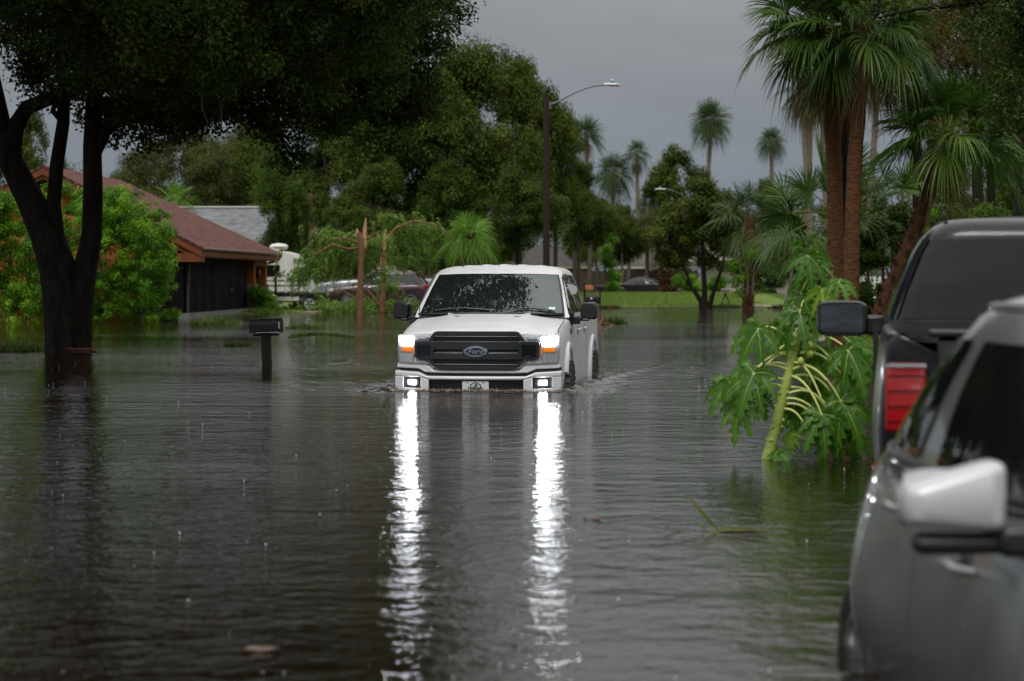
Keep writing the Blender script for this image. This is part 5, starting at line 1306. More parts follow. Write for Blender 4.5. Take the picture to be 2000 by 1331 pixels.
put('dust', 425, 130, 255, 210, 'dusty green tree behind the grey shingle roof', G2, rz=2.)
put('olive', 520, 128, 215, 200, 'tall olive tree between grey roof and the hanging dark branches', G2, rz=1.)
put('deep', 225, 135, 318, 130, 'low green treetop above the orange house ridge', G2, rz=.3)
put('dust', 370, 140, 225, 250, 'broad hazy treetop between orange roof and grey roof', G2, rz=4.)
put('dust', 480, 142, 205, 230, 'tall hazy treetop right of the grey roof ridge', G2, rz=5.)
put('airy', 62, 96, 165, 125, 'yellowish tree seen between the forked trunks of the huge oak', None, rz=1.)
put('deep', 128, 110, 285, 90, 'small green treetop beside the leftmost forked trunk', G2, rz=3.)
put('olive', -60, 110, 190, 220, 'olive tree at the left edge beyond the orange house', G2, rz=4.)
put('airy', 1318, 150, 252, 150, 'yellow-green oak with open crown against the grey sky, left of the tall thin palm', None, rz=.6)
put('airy', 1372, 150, 300, 110, 'open oak right behind the tall thin palm trunk', None, rz=2.6)
put('olive', 1215, 135, 385, 120, 'dark tree below the sky gap, left of the multi stemmed tree', None, rz=1.7)
put('olive', 1165, 128, 368, 130, 'olive tree right of the lamp pole under the far palms', None, rz=3.3)
put('dust', 1290, 140, 395, 130, 'dusty tree behind the black sedan', None, rz=.7)
put('deep', 1440, 130, 392, 140, 'dark tree behind the short palm trunk on the lawn edge', None, rz=2.4)
put('dust', 1500, 150, 330, 90, 'pale thin tree against the sky beside the small far palm', None, rz=2.)
put('deep', 1545, 120, 400, 130, 'green tree behind the pink roofed house', None, rz=4.)
put('dust', 1690, 105, 330, 150, 'dusty tree showing between twin palms and leaning palm', None, rz=5.)
# understory bushes
G3 = 'low bushes under the background oaks'
for i, (px, D, top, wpx) in enumerate([(640, 110, 440, 150), (590, 104, 462, 100), (700, 108, 450, 130), (940, 112, 430, 130), (790, 112, 430, 130), (560, 112, 440, 110)]):
    put('deep' if i % 2 else 'olive', px, D, top, wpx, 'low dark bush among the shade under the background oaks', G3, 'bush', 'bush', rz=i*1.3)
# sunken hedge pieces and shrubs near the far houses
SHR = {}
def shrub(label, px, D, top, wpx, n, size, leafm, seed, bottom=None, dens_=26, cl=(.18, .42), group=None, name='shrub', ry=.6, trunk=True):
    x = (px-CX)/FPX*D; z0 = float(gz(x, D)) if bottom is None else bottom
    h = CAM_H + (HY-top)/FPX*D - z0; r = wpx/FPX*D/2; rng = np.random.default_rng(seed); lo = []
    m = max(5, int(3*r*h)); 
    for i in range(m):
        f = rng.random(); a = rng.random()*6.28; rr = min(r, h/2)*(.42+.2*rng.random())
        lo.append(((max(-r+rr, min(r-rr, r*.8*(2*rng.random()-1))), ry*r*(2*rng.random()-1)*.8, max(rr*.6, min(h-rr*.85, h*((i+.5)/m)))), (rr, rr, rr)))
    tk = [([(q*r*.3, 0, -.3), (q*r*.35, 0, h*.3), (q*r*.5, 0, h*.7)], [.05, .04, .02]) for q in (-1, 0, 1)]
    return make_tree(name, label, 'shrub', (x, D, z0), lo, tk, n, size, leafm, BARK2, seed, group, cl, dens_, False, .01)
shrub('big glossy green shrub in front of the orange house, right of the forked trunk', 240, 64.5, 372, 215, 60000, .08, LF_SH, 41, .0, 30, (.11, .30), ry=.4)
shrub('glossy green shrub at the left edge in front of the orange wall', 20, 64., 366, 190, 42000, .085, LF_SH, 42, .0, 34, (.13, .34), ry=.4)
shrub('green shrub between the two trunks of the huge oak', 128, 66., 358, 135, 26000, .085, LF_SH, 43, .0, 24, (.13, .34), ry=.4)
shrub('bright yellow-green potted bush by the stone pillar of the orange house', 508, 80.5, 568, 52, 5000, .09, LF_SH, 44, .05)
shrub('clipped light green hedge beyond the lawn, left of the beige wall', 1345, 119, 537, 60, 6000, .12, LF_SH, 45, .30, ry=.8)
shrub('clipped green hedge under the multi stemmed tree', 1405, 120, 540, 48, 5000, .12, LF_SH, 46, .30)
shrub('dark rounded shrub in front of the pink roofed house', 1500, 112, 515, 66, 8000, .13, LF_BG2, 47, .30)
shrub('reddish dark shrub by the end of the brown fence', 1300, 128, 520, 44, 4000, .15, leafmat('red_leaf', (.05, .018, .012), (.10, .05, .02), .5, .2), 48, .2)
shrub('loose green bush between twin palms and thin leaning trunk', 1580, 66, 470, 110, 9000, .10, LF_BG3, 49, .10)
shrub('leafy tangled bush behind the leaning palm', 1725, 50, 405, 150, 22000, .085, LF_BG2, 50, .2, 20, (.15, .35))
shrub('yellow-green tangled bush right of the twin palms', 1795, 58, 420, 130, 14000, .09, LF_SH, 51, .2, 20, (.15, .3))
shrub('bush with yellowish leaves growing round the short palm trunk', 1460, 91, 478, 66, 1600, .14, LF_SH, 52, .9, 10)
shrub('small climbing green vine shrub near the fence, right of the lamp pole', 1188, 121, 455, 32, 3000, .16, LF_SH, 53, .4)
shrub('low wet bush in the dark behind the black pickup', 1890, 60, 400, 190, 14000, .11, LF_BG2, 54, .2)

# multi stemmed dark tree standing in the flood at the far side
rng = np.random.default_rng(61)
B = at(1372, 606, 95.); lo = []
for px, py, r in [(1370, 395, 1.0), (1330, 430, .9), (1415, 430, .9), (1300, 470, .8), (1370, 460, 1.1), (1435, 475, .8), (1330, 500, .7), (1400, 505, .8), (1450, 515, .5), (1310, 515, .5), (1365, 365, .6), (1425, 390, .6)]:
    q = at(px, py, 95.); lo.append(((q.x-B.x, rng.uniform(-.9, .9), q.z-B.z), (r, r, r*.8)))
def w95(px, py): q = at(px, py, 95.); return (q.x-B.x, 0, q.z-B.z)
make_tree('small_tree', 'round dark multi stemmed tree standing in water before the far lawn', 'tree', (B.x, 95., B.z), lo, [([w95(1372, 615), w95(1370, 590), w95(1350, 560), w95(1335, 520), w95(1328, 470)], [.16, .13, .08, .06, .04]), ([w95(1376, 615), w95(1376, 560), w95(1372, 500), w95(1372, 430)], [.16, .12, .09, .05]), ([w95(1382, 612), w95(1392, 575), w95(1408, 530), w95(1420, 470)], [.14, .10, .07, .04])], 24000, .15, LF_BG, BARK, 62, None, (.3, .55), 14)

# tall mossy trees at the right behind the palms
G4 = 'tall mossy trees behind the palms at the right'
def mossy(label, px, D, top, wpx, seed, n=26000, first=True):
    x = (px-CX)/FPX*D; r = wpx/FPX*D/2; h = CAM_H + (HY-top)/FPX*D
    rng = np.random.default_rng(seed); lo = auto_lobes(rng, h, r, h*.30, 12, 1.1)
    return make_tree('cypress_tree', label, 'tree', (x, D, .2), lo, [([(0, 0, -.5), (.1, 0, h*.25), (-.1, 0, h*.55), (.05, 0, h*.9)], [.30, .24, .17, .05])], n, .13, LF_CY, BARK, seed+1, G4, (.3, .75), 9, True, .022, 240, 1.3, .8, .35, .2)
mossy('brownish mossy tree right behind the twin palm crowns', 1790, 74, -60, 230, 71)
mossy('tall brownish mossy tree above the leaning palm crown', 1905, 82, -120, 280, 73)
mossy('mossy olive tree at the right edge beyond the black pickup', 2010, 70, -60, 220, 75)
put('dust', 1850, 125, 250, 170, 'hazy tree far behind the leaning palm', None, rz=1.3)
put('deep', 1960, 112, 290, 190, 'dark tree far behind the black pickup roof', None, rz=3.6)
put('olive', 2060, 100, 150, 220, 'olive tree beyond the right edge of the black pickup', None, rz=.2)
for i, (px, D, r_, lean, h_) in enumerate([(1905, 66, .13, .25, 9), (1938, 72, .16, -.2, 10), (1985, 68, .15, .1, 10), (1815, 80, .11, .2, 10)]):
    root = thing('bare_trunk', ['slim dark trunk above the black pickup roof', 'thick dark trunk second from the right edge', 'dark trunk at the right edge above the black pickup', 'slim trunk left of the leaning palm crown'][i], 'tree trunk', ((px-CX)/FPX*D, D, .1))
    k = MB(); k.tube([(0, 0, -.4), (lean*.3, 0, h_*.3), (lean*.4, .1, h_*.6), (lean, 0, h_)], [r_*1.2, r_, r_*.85, r_*.5], 9); k.build('trunk', BARK, root, 60)
for i, (px, D, y0, y1, lean) in enumerate([(1228, 140, 560, 380, .0), (1262, 140, 565, 390, .1), (1266, 145, 560, 380, -.1), (1122, 122, 560, 440, .0), (1150, 124, 565, 440, .1)]):
    x = (px-CX)/FPX*D; h_ = (y0-y1)/FPX*D
    root = thing('bare_trunk', 'thin pale trunk standing in the shade before the brown fence', 'tree trunk', (x, D, .0), 0, 'thin pale trunks by the brown fence')
    k = MB(); k.tube([(0, 0, -.4), (lean*.5, 0, h_*.5), (lean, 0, h_)], [.13, .12, .10], 8); k.build('trunk', BARK2, root, 60)
root = thing('bare_trunk', 'thin grey leaning trunk with utility marker at the right bank', 'tree trunk', (at(1546, 590, 86).x, 86., .0))
k = MB(); k.tube([(-.1, 0, -.3), (.0, 0, 1.2), (.28, 0, 3.0)], [.15, .12, .08], 9); k.build('trunk', BARK2, root, 60)
root = thing('bare_trunk', 'reddish bare palm trunk behind the grey shingle roof', 'tree trunk', (at(606, 500, 108).x, 108., .1))
k = MB(); k.tube([(0, 0, -.3), (0, 0, 3.), (.05, 0, 5.6)], [.16, .14, .13], 9); k.build('trunk', pm('rusty_bark', (.15, .065, .03), .8, var=(.09, .04, .02), vs=(9, 9, 4)), root, 60)

# far wood closing the view
rng = np.random.default_rng(81); lo = []
for i in range(150):
    x = -75 + i; D = 195 + 25*rng.random(); h_ = 7.8 + 2.2*rng.random() + (2.6 if x < -22 else 0) + (3.0 if x > 34 else 0); lo.append(((x + rng.random(), D, h_*.5), (1.6+rng.random(), 1.5, h_*.5)))
V, Fq, t, C_, Rr = foliage(rng, lo, 130000, .34, (.7, 1.4), 5, .8)
tag(np_obj('treeline', V, Fq, LF_BG3, None, t), 'distant grey-green wood closing the view behind houses and palms', 'woods', kind='stuff')

# ---------------------------------------------------------------- palms
def frond(rng, az, el, Lp, Rb, droop, nl=34, spread=118, curl=.35):
    d0 = np.array([math.cos(el)*math.cos(az), math.cos(el)*math.sin(az), math.sin(el)]); Z = np.array([0, 0, 1.])
    tt = np.linspace(0, 1, 5)[:, None]
    pet = d0*Lp*tt - Z*droop*.30*Lp*tt**2
    f = unit(pet[-1]-pet[-2]); side = np.cross(f, Z); side = side/np.linalg.norm(side) if np.linalg.norm(side) > .05 else np.array([math.sin(az), -math.cos(az), 0]); up = np.cross(side, f)
    if up[2] < 0: up = -up
    tw = rng.normal()*.55; side, up = side*math.cos(tw)+up*math.sin(tw), up*math.cos(tw)-side*math.sin(tw)
    a = np.radians(np.linspace(-spread, spread, nl)) + rng.normal(size=nl)*.02
    ca, sa = np.cos(a)[:, None], np.sin(a)[:, None]
    base = pet[-1] + f*(.22*Rb*np.maximum(ca, 0)**1.5) - Z*.02*Rb
    dr = unit(f*ca + side*sa + up*(.30*np.abs(sa)+.12))
    L = Rb*(.70+.30*np.cos(a/1.25))[:, None]*(.92+.16*rng.random((nl, 1)))
    dr_am = (curl*(.35+1.3*droop)*(.6+.8*rng.random((nl, 1))))
    wd = unit(np.cross(dr, up)); alt = (np.where(np.arange(nl) % 2, 1, -1)*.55)[:, None]
    rows = []
    for s, w_ in ((0., .007), (.3, .0138), (.62, .0138), (.84, .008), (1., .0012)):
        q = base + dr*L*s - Z*dr_am*L*s**2.6 - up*.05*s*0
        wv_ = (wd + up*alt)*w_*Rb*1.15
        rows += [q - wv_, q + wv_]
    V = np.stack(rows, 1).reshape(-1, 3); b_ = (np.arange(nl)*10)[:, None]
    Fq = np.concatenate([b_ + np.array([[2*i, 2*i+1, 2*i+3, 2*i+2]]) for i in range(4)])
    # petiole strip with thickness (three sided)
    pr = []
    for i in range(5):
        w_ = .022*(1-.45*i/4)*(Lp+.4)
        pr += [pet[i]-side*w_, pet[i]+side*w_, pet[i]-up*w_*.8]
    o_ = len(V); V = np.concatenate([V, np.array(pr)])
    pf = [[o_+3*i+j, o_+3*i+(j+1) % 3, o_+3*(i+1)+(j+1) % 3, o_+3*(i+1)+j] for i in range(4) for j in range(3)]
    tint = np.concatenate([np.repeat(np.clip(.15+.55*rng.random()+.12*rng.normal(size=nl), 0, .95), 10), np.full(15, 1.)])
    return V, np.concatenate([Fq, np.array(pf)]), tint
LF_PALM = leafmat('palm_frond', (.014, .046, .007), (.072, .140, .017), .30, .28, .5, (.22, .26, .04))
LF_PALM2 = leafmat('far_palm_frond', (.024, .050, .014), (.070, .115, .030), .4, .2, .4, (.12, .14, .05))
LF_FAN = leafmat('fan_palm_frond', (.06, .17, .015), (.18, .34, .04), .35, .4, .4, (.28, .36, .06))
DEADF = leafmat('dead_frond', (.09, .055, .022), (.17, .11, .05), .7, .2, .1)
PT = pm('palm_trunk', (.060, .027, .013), .9, spec=.2, var=(.16, .075, .034), vs=(6, 6, 24), bump=.03, bs=(5, 5, 40))
PT2 = pm('palm_trunk_grey', (.14, .11, .085), .8, var=(.20, .155, .12), vs=(4, 4, 14), bump=.015, bs=(4, 4, 30))
BOOT = pm('palm_boots', (.030, .013, .008), .9, spec=.2, var=(.085, .036, .016), vs=(9, 9, 9))
def palm_crown(seed, n, Lp, Rb, leafm, parent, at_, el0=82, el1=-42, nl=34, dead=5, curl=.35, spread=118, lean=(0, 0)):
    rng = np.random.default_rng(seed); Vs, Fs, Ts, o_ = [], [], [], 0
    for k in range(n):
        t = (k+.5)/n; el = R(el0 + (el1-el0)*t**.85 + rng.normal()*6); az = 2.39996*k + rng.normal()*.2
        V, Fq, ti = frond(rng, az, el, Lp*(.75+.35*rng.random())*(1.08-.25*abs(t-.4)), Rb*(.88+.2*rng.random()), .25+.9*t, nl, spread, curl*(.7+.7*t))
        V = V + np.array([.10*math.cos(az)+lean[0]*t*0, .10*math.sin(az), .25*(1-t)-.15])
        Vs.append(V); Fs.append(Fq+o_); Ts.append(ti); o_ += len(V)
    c = np_obj('crown', np.concatenate(Vs), np.concatenate(Fs), leafm, parent, np.concatenate(Ts)); c.location = at_
    if dead:
        Vs, Fs, Ts, o_ = [], [], [], 0
        for k in range(dead):
            az = 6.28*k/dead + rng.random(); V, Fq, ti = frond(rng, az, R(-58-18*rng.random()), Lp*.8, Rb*.75, 1.2, 22, 80, .5)
            Vs.append(V - np.array([0, 0, .25])); Fs.append(Fq+o_); Ts.append(rng.random(len(V))); o_ += len(V)
        d = np_obj('dead_fronds', np.concatenate(Vs), np.concatenate(Fs), DEADF, parent, np.concatenate(Ts)); d.location = at_
    return c
def palm(label, pts, radii, seed, n, Lp, Rb, leafm, trunkm, el1=-42, nl=34, dead=5, boots=0, base=None, group=None, curl=.35, name='palm_tree', spread=118, el0=82):
    """pts: trunk points in world space"""
    b_ = Vector(pts[0]); root = thing(name, label, 'palm', b_, 0, group)
    P = [Vector(p)-b_ for p in pts]
    k = MB(); 
    # finer trunk rings
    Q, rr = [], []
    for i in range(len(P)-1):
        for j in range(5):
            t = j/5; Q.append(P[i].lerp(P[i+1], t)); rr.append((radii[i]+(radii[i+1]-radii[i])*t)*(1+.05*math.sin(9*(i*5+j))))
    Q.append(P[-1]); rr.append(radii[-1]); k.tube(Q, rr, 14); tk = k.build('trunk', trunkm, root, 60)
    if boots:
        rng = np.random.default_rng(seed+5); k = MB(); L = [(Q[i], rr[i]) for i in range(len(Q))]
        for j in range(boots):
            t = j/boots; f = (.06+.94*t)*(len(Q)-1); i = min(int(f), len(Q)-2); c = Q[i].lerp(Q[i+1], f-i); r_ = rr[i]; a = 2.39996*j
            d = (Q[i+1]-Q[i]).normalized(); rot = Matrix.Rotation(a, 3, 'Z') @ Matrix.Rotation(R(24), 3, 'Y')
            k.box(c + Vector((math.cos(a), math.sin(a), .15))*r_*.95, (.05, .13, .30), rot, taper=(.5, .55))
        k.build('boots', BOOT, tk, 30)
    palm_crown(seed, n, Lp, Rb, leafm, root, P[-1], el0, el1, nl, dead, curl, spread)
    return root
def W(px, py, D, dz=0): q = at(px, py, D); return (q.x, D, q.z+dz)
def trunk_px(pp, D, z0): return [(at(pp[0][0], 0, D).x, D, z0)] + [W(px, py, D) for px, py in pp[1:]]
palm('front sabal palm of the twin pair with the straight red-brown trunk', trunk_px([(1661, 0), (1663, 480), (1668, 320), (1680, 120), (1688, 52)], 45., -.1), [.20, .172, .163, .17, .19], 101, 36, .82, .84, LF_PALM, PT, -20, 54, 6)
palm('left sabal palm of the twin pair, its crown hanging over the sky', trunk_px([(1634, 0), (1632, 480), (1628, 320), (1618, 170), (1600, 50)], 46., -.1), [.21, .185, .172, .185, .20], 102, 38, .86, .86, LF_PALM, PT, -22, 54, 7)
palm('dark sabal palm trunk half hidden between the twin palms', trunk_px([(1646, 0), (1648, 480), (1650, 340), (1652, 200), (1655, 40)], 48.5, -.1), [.20, .18, .17, .17, .18], 103, 26, .75, .85, LF_PALM, BARK, -20, 44, 4)
palm('leaning sabal palm with rough booted trunk beside the black pickup', [W(1700, 655, 44.5), W(1735, 570, 44.5), W(1780, 470, 44.5), W(1815, 370, 44.5), W(1846, 262, 44.5)], [.175, .15, .155, .175, .21], 104, 30, .80, .86, LF_PALM, BOOT, -4, 54, 2, 60)
palm('young palm with low spreading fronds behind the twin trunks', trunk_px([(1650, 0), (1650, 470), (1640, 420)], 51., .0), [.2, .2, .22], 105, 15, 1.15, .90, LF_PALM, BARK, -6, 46, 0, 0, curl=.25)
palm('young palm with low fronds between twin palms and leaning palm', trunk_px([(1755, 0), (1755, 470), (1757, 420)], 53., .1), [.2, .2, .22], 106, 9, .95, .85, LF_PALM, BARK, -8, 46, 0, 0, curl=.3)
palm('palm with drooping fronds reaching left of the twin trunks', trunk_px([(1560, 0), (1560, 480), (1562, 440)], 56., .0), [.17, .16, .18], 107, 12, .85, .85, LF_PALM, BARK, -8, 44, 0, 0, curl=.35)
palm('short thick palm standing in the flood at the far lawn edge', [W(1460, 615, 92.), W(1463, 560, 92.), W(1466, 490, 92.), W(1462, 425, 92.)], [.26, .235, .24, .30], 108, 28, .85, 1.0, LF_PALM2, PT, -45, 26, 3, 36)
FPG = 'far palms standing against the grey sky'
far = [(1145, 262, 165, 1.55, 'far palm just right of the tall street lamp head', None), (1198, 335, 150, 1.45, 'full round far palm second right of the street lamp', None), (1243, 300, 170, 1.25, 'thin far palm above the sky gap', None), (1388, 232, 150, 1.45, 'tallest thin far palm with slightly curved trunk against the sky', (1372, 400)), (1505, 275, 150, 1.2, 'small far palm left of the twin palm crowns', None), (1275, 395, 150, 1.3, 'low far palm below the distant street lamp', None)]
fp = None
for i, (px, py, D, r_, lab, foot) in enumerate(far):
    c = Vector(W(px, py, D)); fx = at(foot[0], 0, D).x if foot else c.x + .25*((-1)**i)
    palm(lab, [(fx, D, 0.), (fx+(c.x-fx)*.35, D, c.z*.45), (fx+(c.x-fx)*.8, D, c.z*.8), c], [.20, .16, .15, .17], 110+i, (34, 48, 30, 52, 38, 44)[i], r_*(.34, .40, .46, .36, .30, .42)[i], r_*(.72, .66, .62, .74, .66, .6)[i], LF_PALM2, PT2, (-30, -48, -20, -52, -34, -25)[i], 22, (3, 6, 7, 2, 2, 3)[i], 0, None, FPG, (.3, .5, .65, .35, .45, .5)[i])
for i, (px, py, D, fx) in enumerate([(1565, 175, 92, 1588), (1582, 178, 95, 1575), (1603, 170, 92, 1618), (1712, 150, 88, 1690)]):
    c = Vector(W(px, py, D)); f0 = at(fx, 0, D).x
    palm(['thin pale palm trunk leaning left behind the twin crowns', 'thin dark palm between two thin pale palms', 'thin pale palm hugging the left twin trunk', 'thin palm leaning right of the twin trunks'][i], [(f0, D, 0.), (f0+(c.x-f0)*.3, D, c.z*.4), (f0+(c.x-f0)*.75, D, c.z*.75), c], [.16, .14, .125, .14], 120+i, 20, .5, .75, LF_PALM2, PT2, -60, 22, 3, 0, None, None, .5)
palm('bright green fan palm with drooping tips behind the white pickup', [W(912, 600, 80.), W(913, 540, 80.), W(914, 490, 80.), W(915, 462, 80.)], [.17, .16, .19, .22], 130, 24, .42, .74, LF_FAN, BOOT, -15, 30, 4, 22, None, None, .5, spread=130)
palm('light green palm tip above the roof ridge of the orange house', [W(345, 560, 110.), W(345, 470, 110.), W(342, 395, 110.)], [.2, .18, .18], 131, 22, .6, .8, LF_FAN, PT2, -40, 22, 0, 0, None, None, .6)

# ---------------------------------------------------------------- snapped trees with hanging sprays
LF_WIL = leafmat('drooping_leaf', (.085, .17, .028), (.22, .34, .07), .4, .42, .3, (.32, .40, .09))
SPL = pm('raw_split_wood', (.52, .30, .14), .6, var=(.38, .20, .09), vs=(16, 16, 3)); BB = pm('brown_bark', (.22, .12, .065), .85, spec=.2, var=(.12, .062, .034), vs=(10, 10, 3), bump=.01, bs=(14, 14, 5))
def sprays(seed, anchors, n, Ls, leafL, bias=(0, 0)):
    """weeping strands of narrow leaflets hung from anchor points (p, spread)"""
    rng = np.random.default_rng(seed); Vs, Ts = [], []
    for _ in range(n):
        p, sp_ = anchors[rng.integers(len(anchors))]
        p0 = np.array(p) + rng.normal(size=3)*np.array([sp_, sp_*.6, sp_*.5]); a = rng.random()*6.28
        out = np.array([math.cos(a)+bias[0], math.sin(a)*.6, .15+bias[1]]); L = Ls*(.5+.8*rng.random()); m = int(9+L*13)
        s = np.linspace(.08, 1, m)[:, None]
        P = p0 + out*L*.55*s*(1-.35*s) - np.array([0, 0, 1])*L*.85*s**2
        for sg in (-1, 1):
            dl = unit(out*.3 + np.array([-out[1]*sg, out[0]*sg, -.55]) + rng.normal(size=(m, 3))*.25)
            l_ = leafL*(.7+.6*rng.random((m, 1)))*(1.1-.5*s); wv_ = unit(np.cross(dl, rdir(rng, m)))*l_*.10
            Vs.append(np.stack([P, P+dl*l_*.45+wv_, P+dl*l_, P+dl*l_*.45-wv_], 1).reshape(-1, 3)); Ts.append(np.repeat(np.clip(.5*rng.random()+.5*rng.random(m), 0, 1), 4))
    V = np.concatenate(Vs); return V, np.arange(len(V)).reshape(-1, 4), np.concatenate(Ts)
def snapped(label, base, D, trunk, rads, splits, branches, anch, seed, n, bias, Ls=.85):
    b_ = Vector(base); root = thing('snapped_tree', label, 'broken tree', b_)
    def L_(px, py, dy=0): q = at(px, py, D); return Vector((q.x-b_.x, dy, q.z-b_.z))
    k = MB(); k.tube([L_(*t) for t in trunk], rads, 10); k.build('trunk', BB, root, 60)
    for pts, r_ in splits:
        k = MB(); k.tube([L_(*t) for t in pts], r_, 6, flat=.6); k.build('split_wood', SPL, root, 40)
    for pts, r_ in branches:
        k = MB(); k.tube([L_(*t) for t in pts], r_, 7); k.build('broken_branch', BB, root, 60)
    V, Fq, t = sprays(seed, [(tuple(L_(px, py, dy+.75)), s) for px, py, dy, s in anch], n, Ls, .19, bias)
    np_obj('foliage', V, Fq, LF_WIL, root, t)
    return root
snapped('snapped tree with a tall splinter, nearest the mailbox side', W(704, 617, 77.), 77., [(704, 622), (704, 560), (706, 500), (707, 468), (700, 455)], [.14, .115, .105, .12, .09], [([(712, 482), (713, 450), (715, 426)], [.085, .07, .02]), ([(699, 462), (698, 452), (698, 447)], [.07, .05, .02]), ([(712, 485), (713, 480)], [.06, .02])],
    [([(713, 470), (728, 458), (745, 452)], [.035, .03, .02]), ([(700, 485), (680, 487), (650, 478), (610, 500)], [.05, .045, .035, .02]), ([(703, 475), (672, 465), (640, 470)], [.04, .03, .015])],
    [(690, 470, 0, .35), (660, 475, .2, .45), (630, 490, .1, .5), (600, 515, 0, .5), (655, 510, .4, .5), (690, 500, .5, .4), (640, 455, .3, .4), (585, 535, 0, .3), (725, 520, .4, .4), (735, 470, .3, .3)], 141, 380, (-.15, 0))
snapped('snapped tree with pale stripped trunk and a leafy top bent to the right', W(747, 603, 81.), 81., [(747, 610), (748, 560), (748, 532), (749, 500), (749, 488)], [.13, .11, .105, .09, .10], [([(748, 534), (749, 510), (750, 492)], [.135, .125, .09]), ([(749, 488), (752, 465), (754, 448)], [.10, .085, .02])],
    [([(746, 490), (737, 478), (730, 464), (728, 462)], [.05, .05, .045, .04]), ([(752, 470), (775, 445), (810, 432), (850, 440), (890, 465)], [.06, .05, .04, .03, .015]), ([(740, 596), (722, 572), (716, 566)], [.06, .05, .04]), ([(708, 598), (690, 580), (672, 570)], [.05, .04, .03])],
    [(770, 440, 0, .4), (800, 432, .1, .4), (830, 436, 0, .4), (860, 448, .1, .4), (885, 465, 0, .25), (780, 470, .4, .5), (815, 480, .3, .5), (850, 490, .3, .4), (775, 510, .5, .4), (757, 560, -.2, .2), (760, 425, 0, .25), (820, 500, .2, .3)], 142, 330, (.25, .05), .62)
V, Fq, t = sprays(143, [((at(px, 600, D).x, D, float(gz(at(px, 600, D).x, D))+.22), .4) for px, D in ((620, 82.5), (650, 82.), (680, 81.5), (720, 81.5), (760, 81.5), (640, 83.5), (700, 83.), (740, 83.), (590, 84), (790, 83))], 420, .6, .17)
V[:, 2] = np.maximum(V[:, 2], gz(V[:, 0], V[:, 1])+.01)
tag(np_obj('fallen_foliage', V, Fq, LF_WIL, None, t), 'torn off green sprays lying on the bank under the snapped trees', 'fallen leaves', kind='stuff')
# ================================================================ papaya stem, floating debris, grass
DP = 15.3
LF_PAP = leafmat('papaya_leaf', (.030, .115, .010), (.12, .28, .022), .30, .42, .7)
LF_PAPY = leafmat('papaya_young_leaf', (.14, .30, .02), (.24, .40, .04), .4, .45, .35)
STEM = pm('papaya_stem', (.26, .36, .05), .5, var=(.42, .50, .12), vs=(4, 4, 14), bump=.006, bs=(10, 10, 30)); PETI = pm('papaya_petiole', (.50, .58, .14), .4, var=(.62, .66, .24), vs=(5, 5, 5))
pb = Vector(W(1500, 897, DP)); pb.z = -.02
root = thing('papaya_plant', 'broken green papaya plant with lobed leaves leaning out of the water by the black pickup', 'papaya plant', pb)
def pl(px, py, dy=0.): q = at(px, py, DP); return Vector((q.x-pb.x, dy, q.z-pb.z))
ST = [(1497, 930, 0), (1500, 897, 0), (1520, 820, .02), (1540, 740, .04), (1556, 670, .05), (1570, 620, .05), (1580, 570, .05), (1584, 530, .04)]
SP = [pl(*q) for q in ST]; SR = [.046, .044, .038, .033, .029, .030, .018, .009]
k = MB(); Q, rr = [], []
for i in range(len(SP)-1):
    for j in range(6):
        t = j/6; Q.append(SP[i].lerp(SP[i+1], t)); rr.append((SR[i]+(SR[i+1]-SR[i])*t)*(1+.05*(j == 0)))
Q.append(SP[-1]); rr.append(SR[-1]); k.tube(Q, rr, 12)
rng = np.random.default_rng(160)
for j in range(16):   # leaf scars
    f = .08+.55*rng.random(); i = int(f*(len(Q)-1)); a = rng.random()*6.28
    k.box(Q[i] + Vector((math.cos(a), math.sin(a), 0))*rr[i]*.96, (.03, .03, .018), Matrix.Rotation(a, 3, 'Z'), taper=(.6, .6))
k.build('stem', STEM, root, 60)
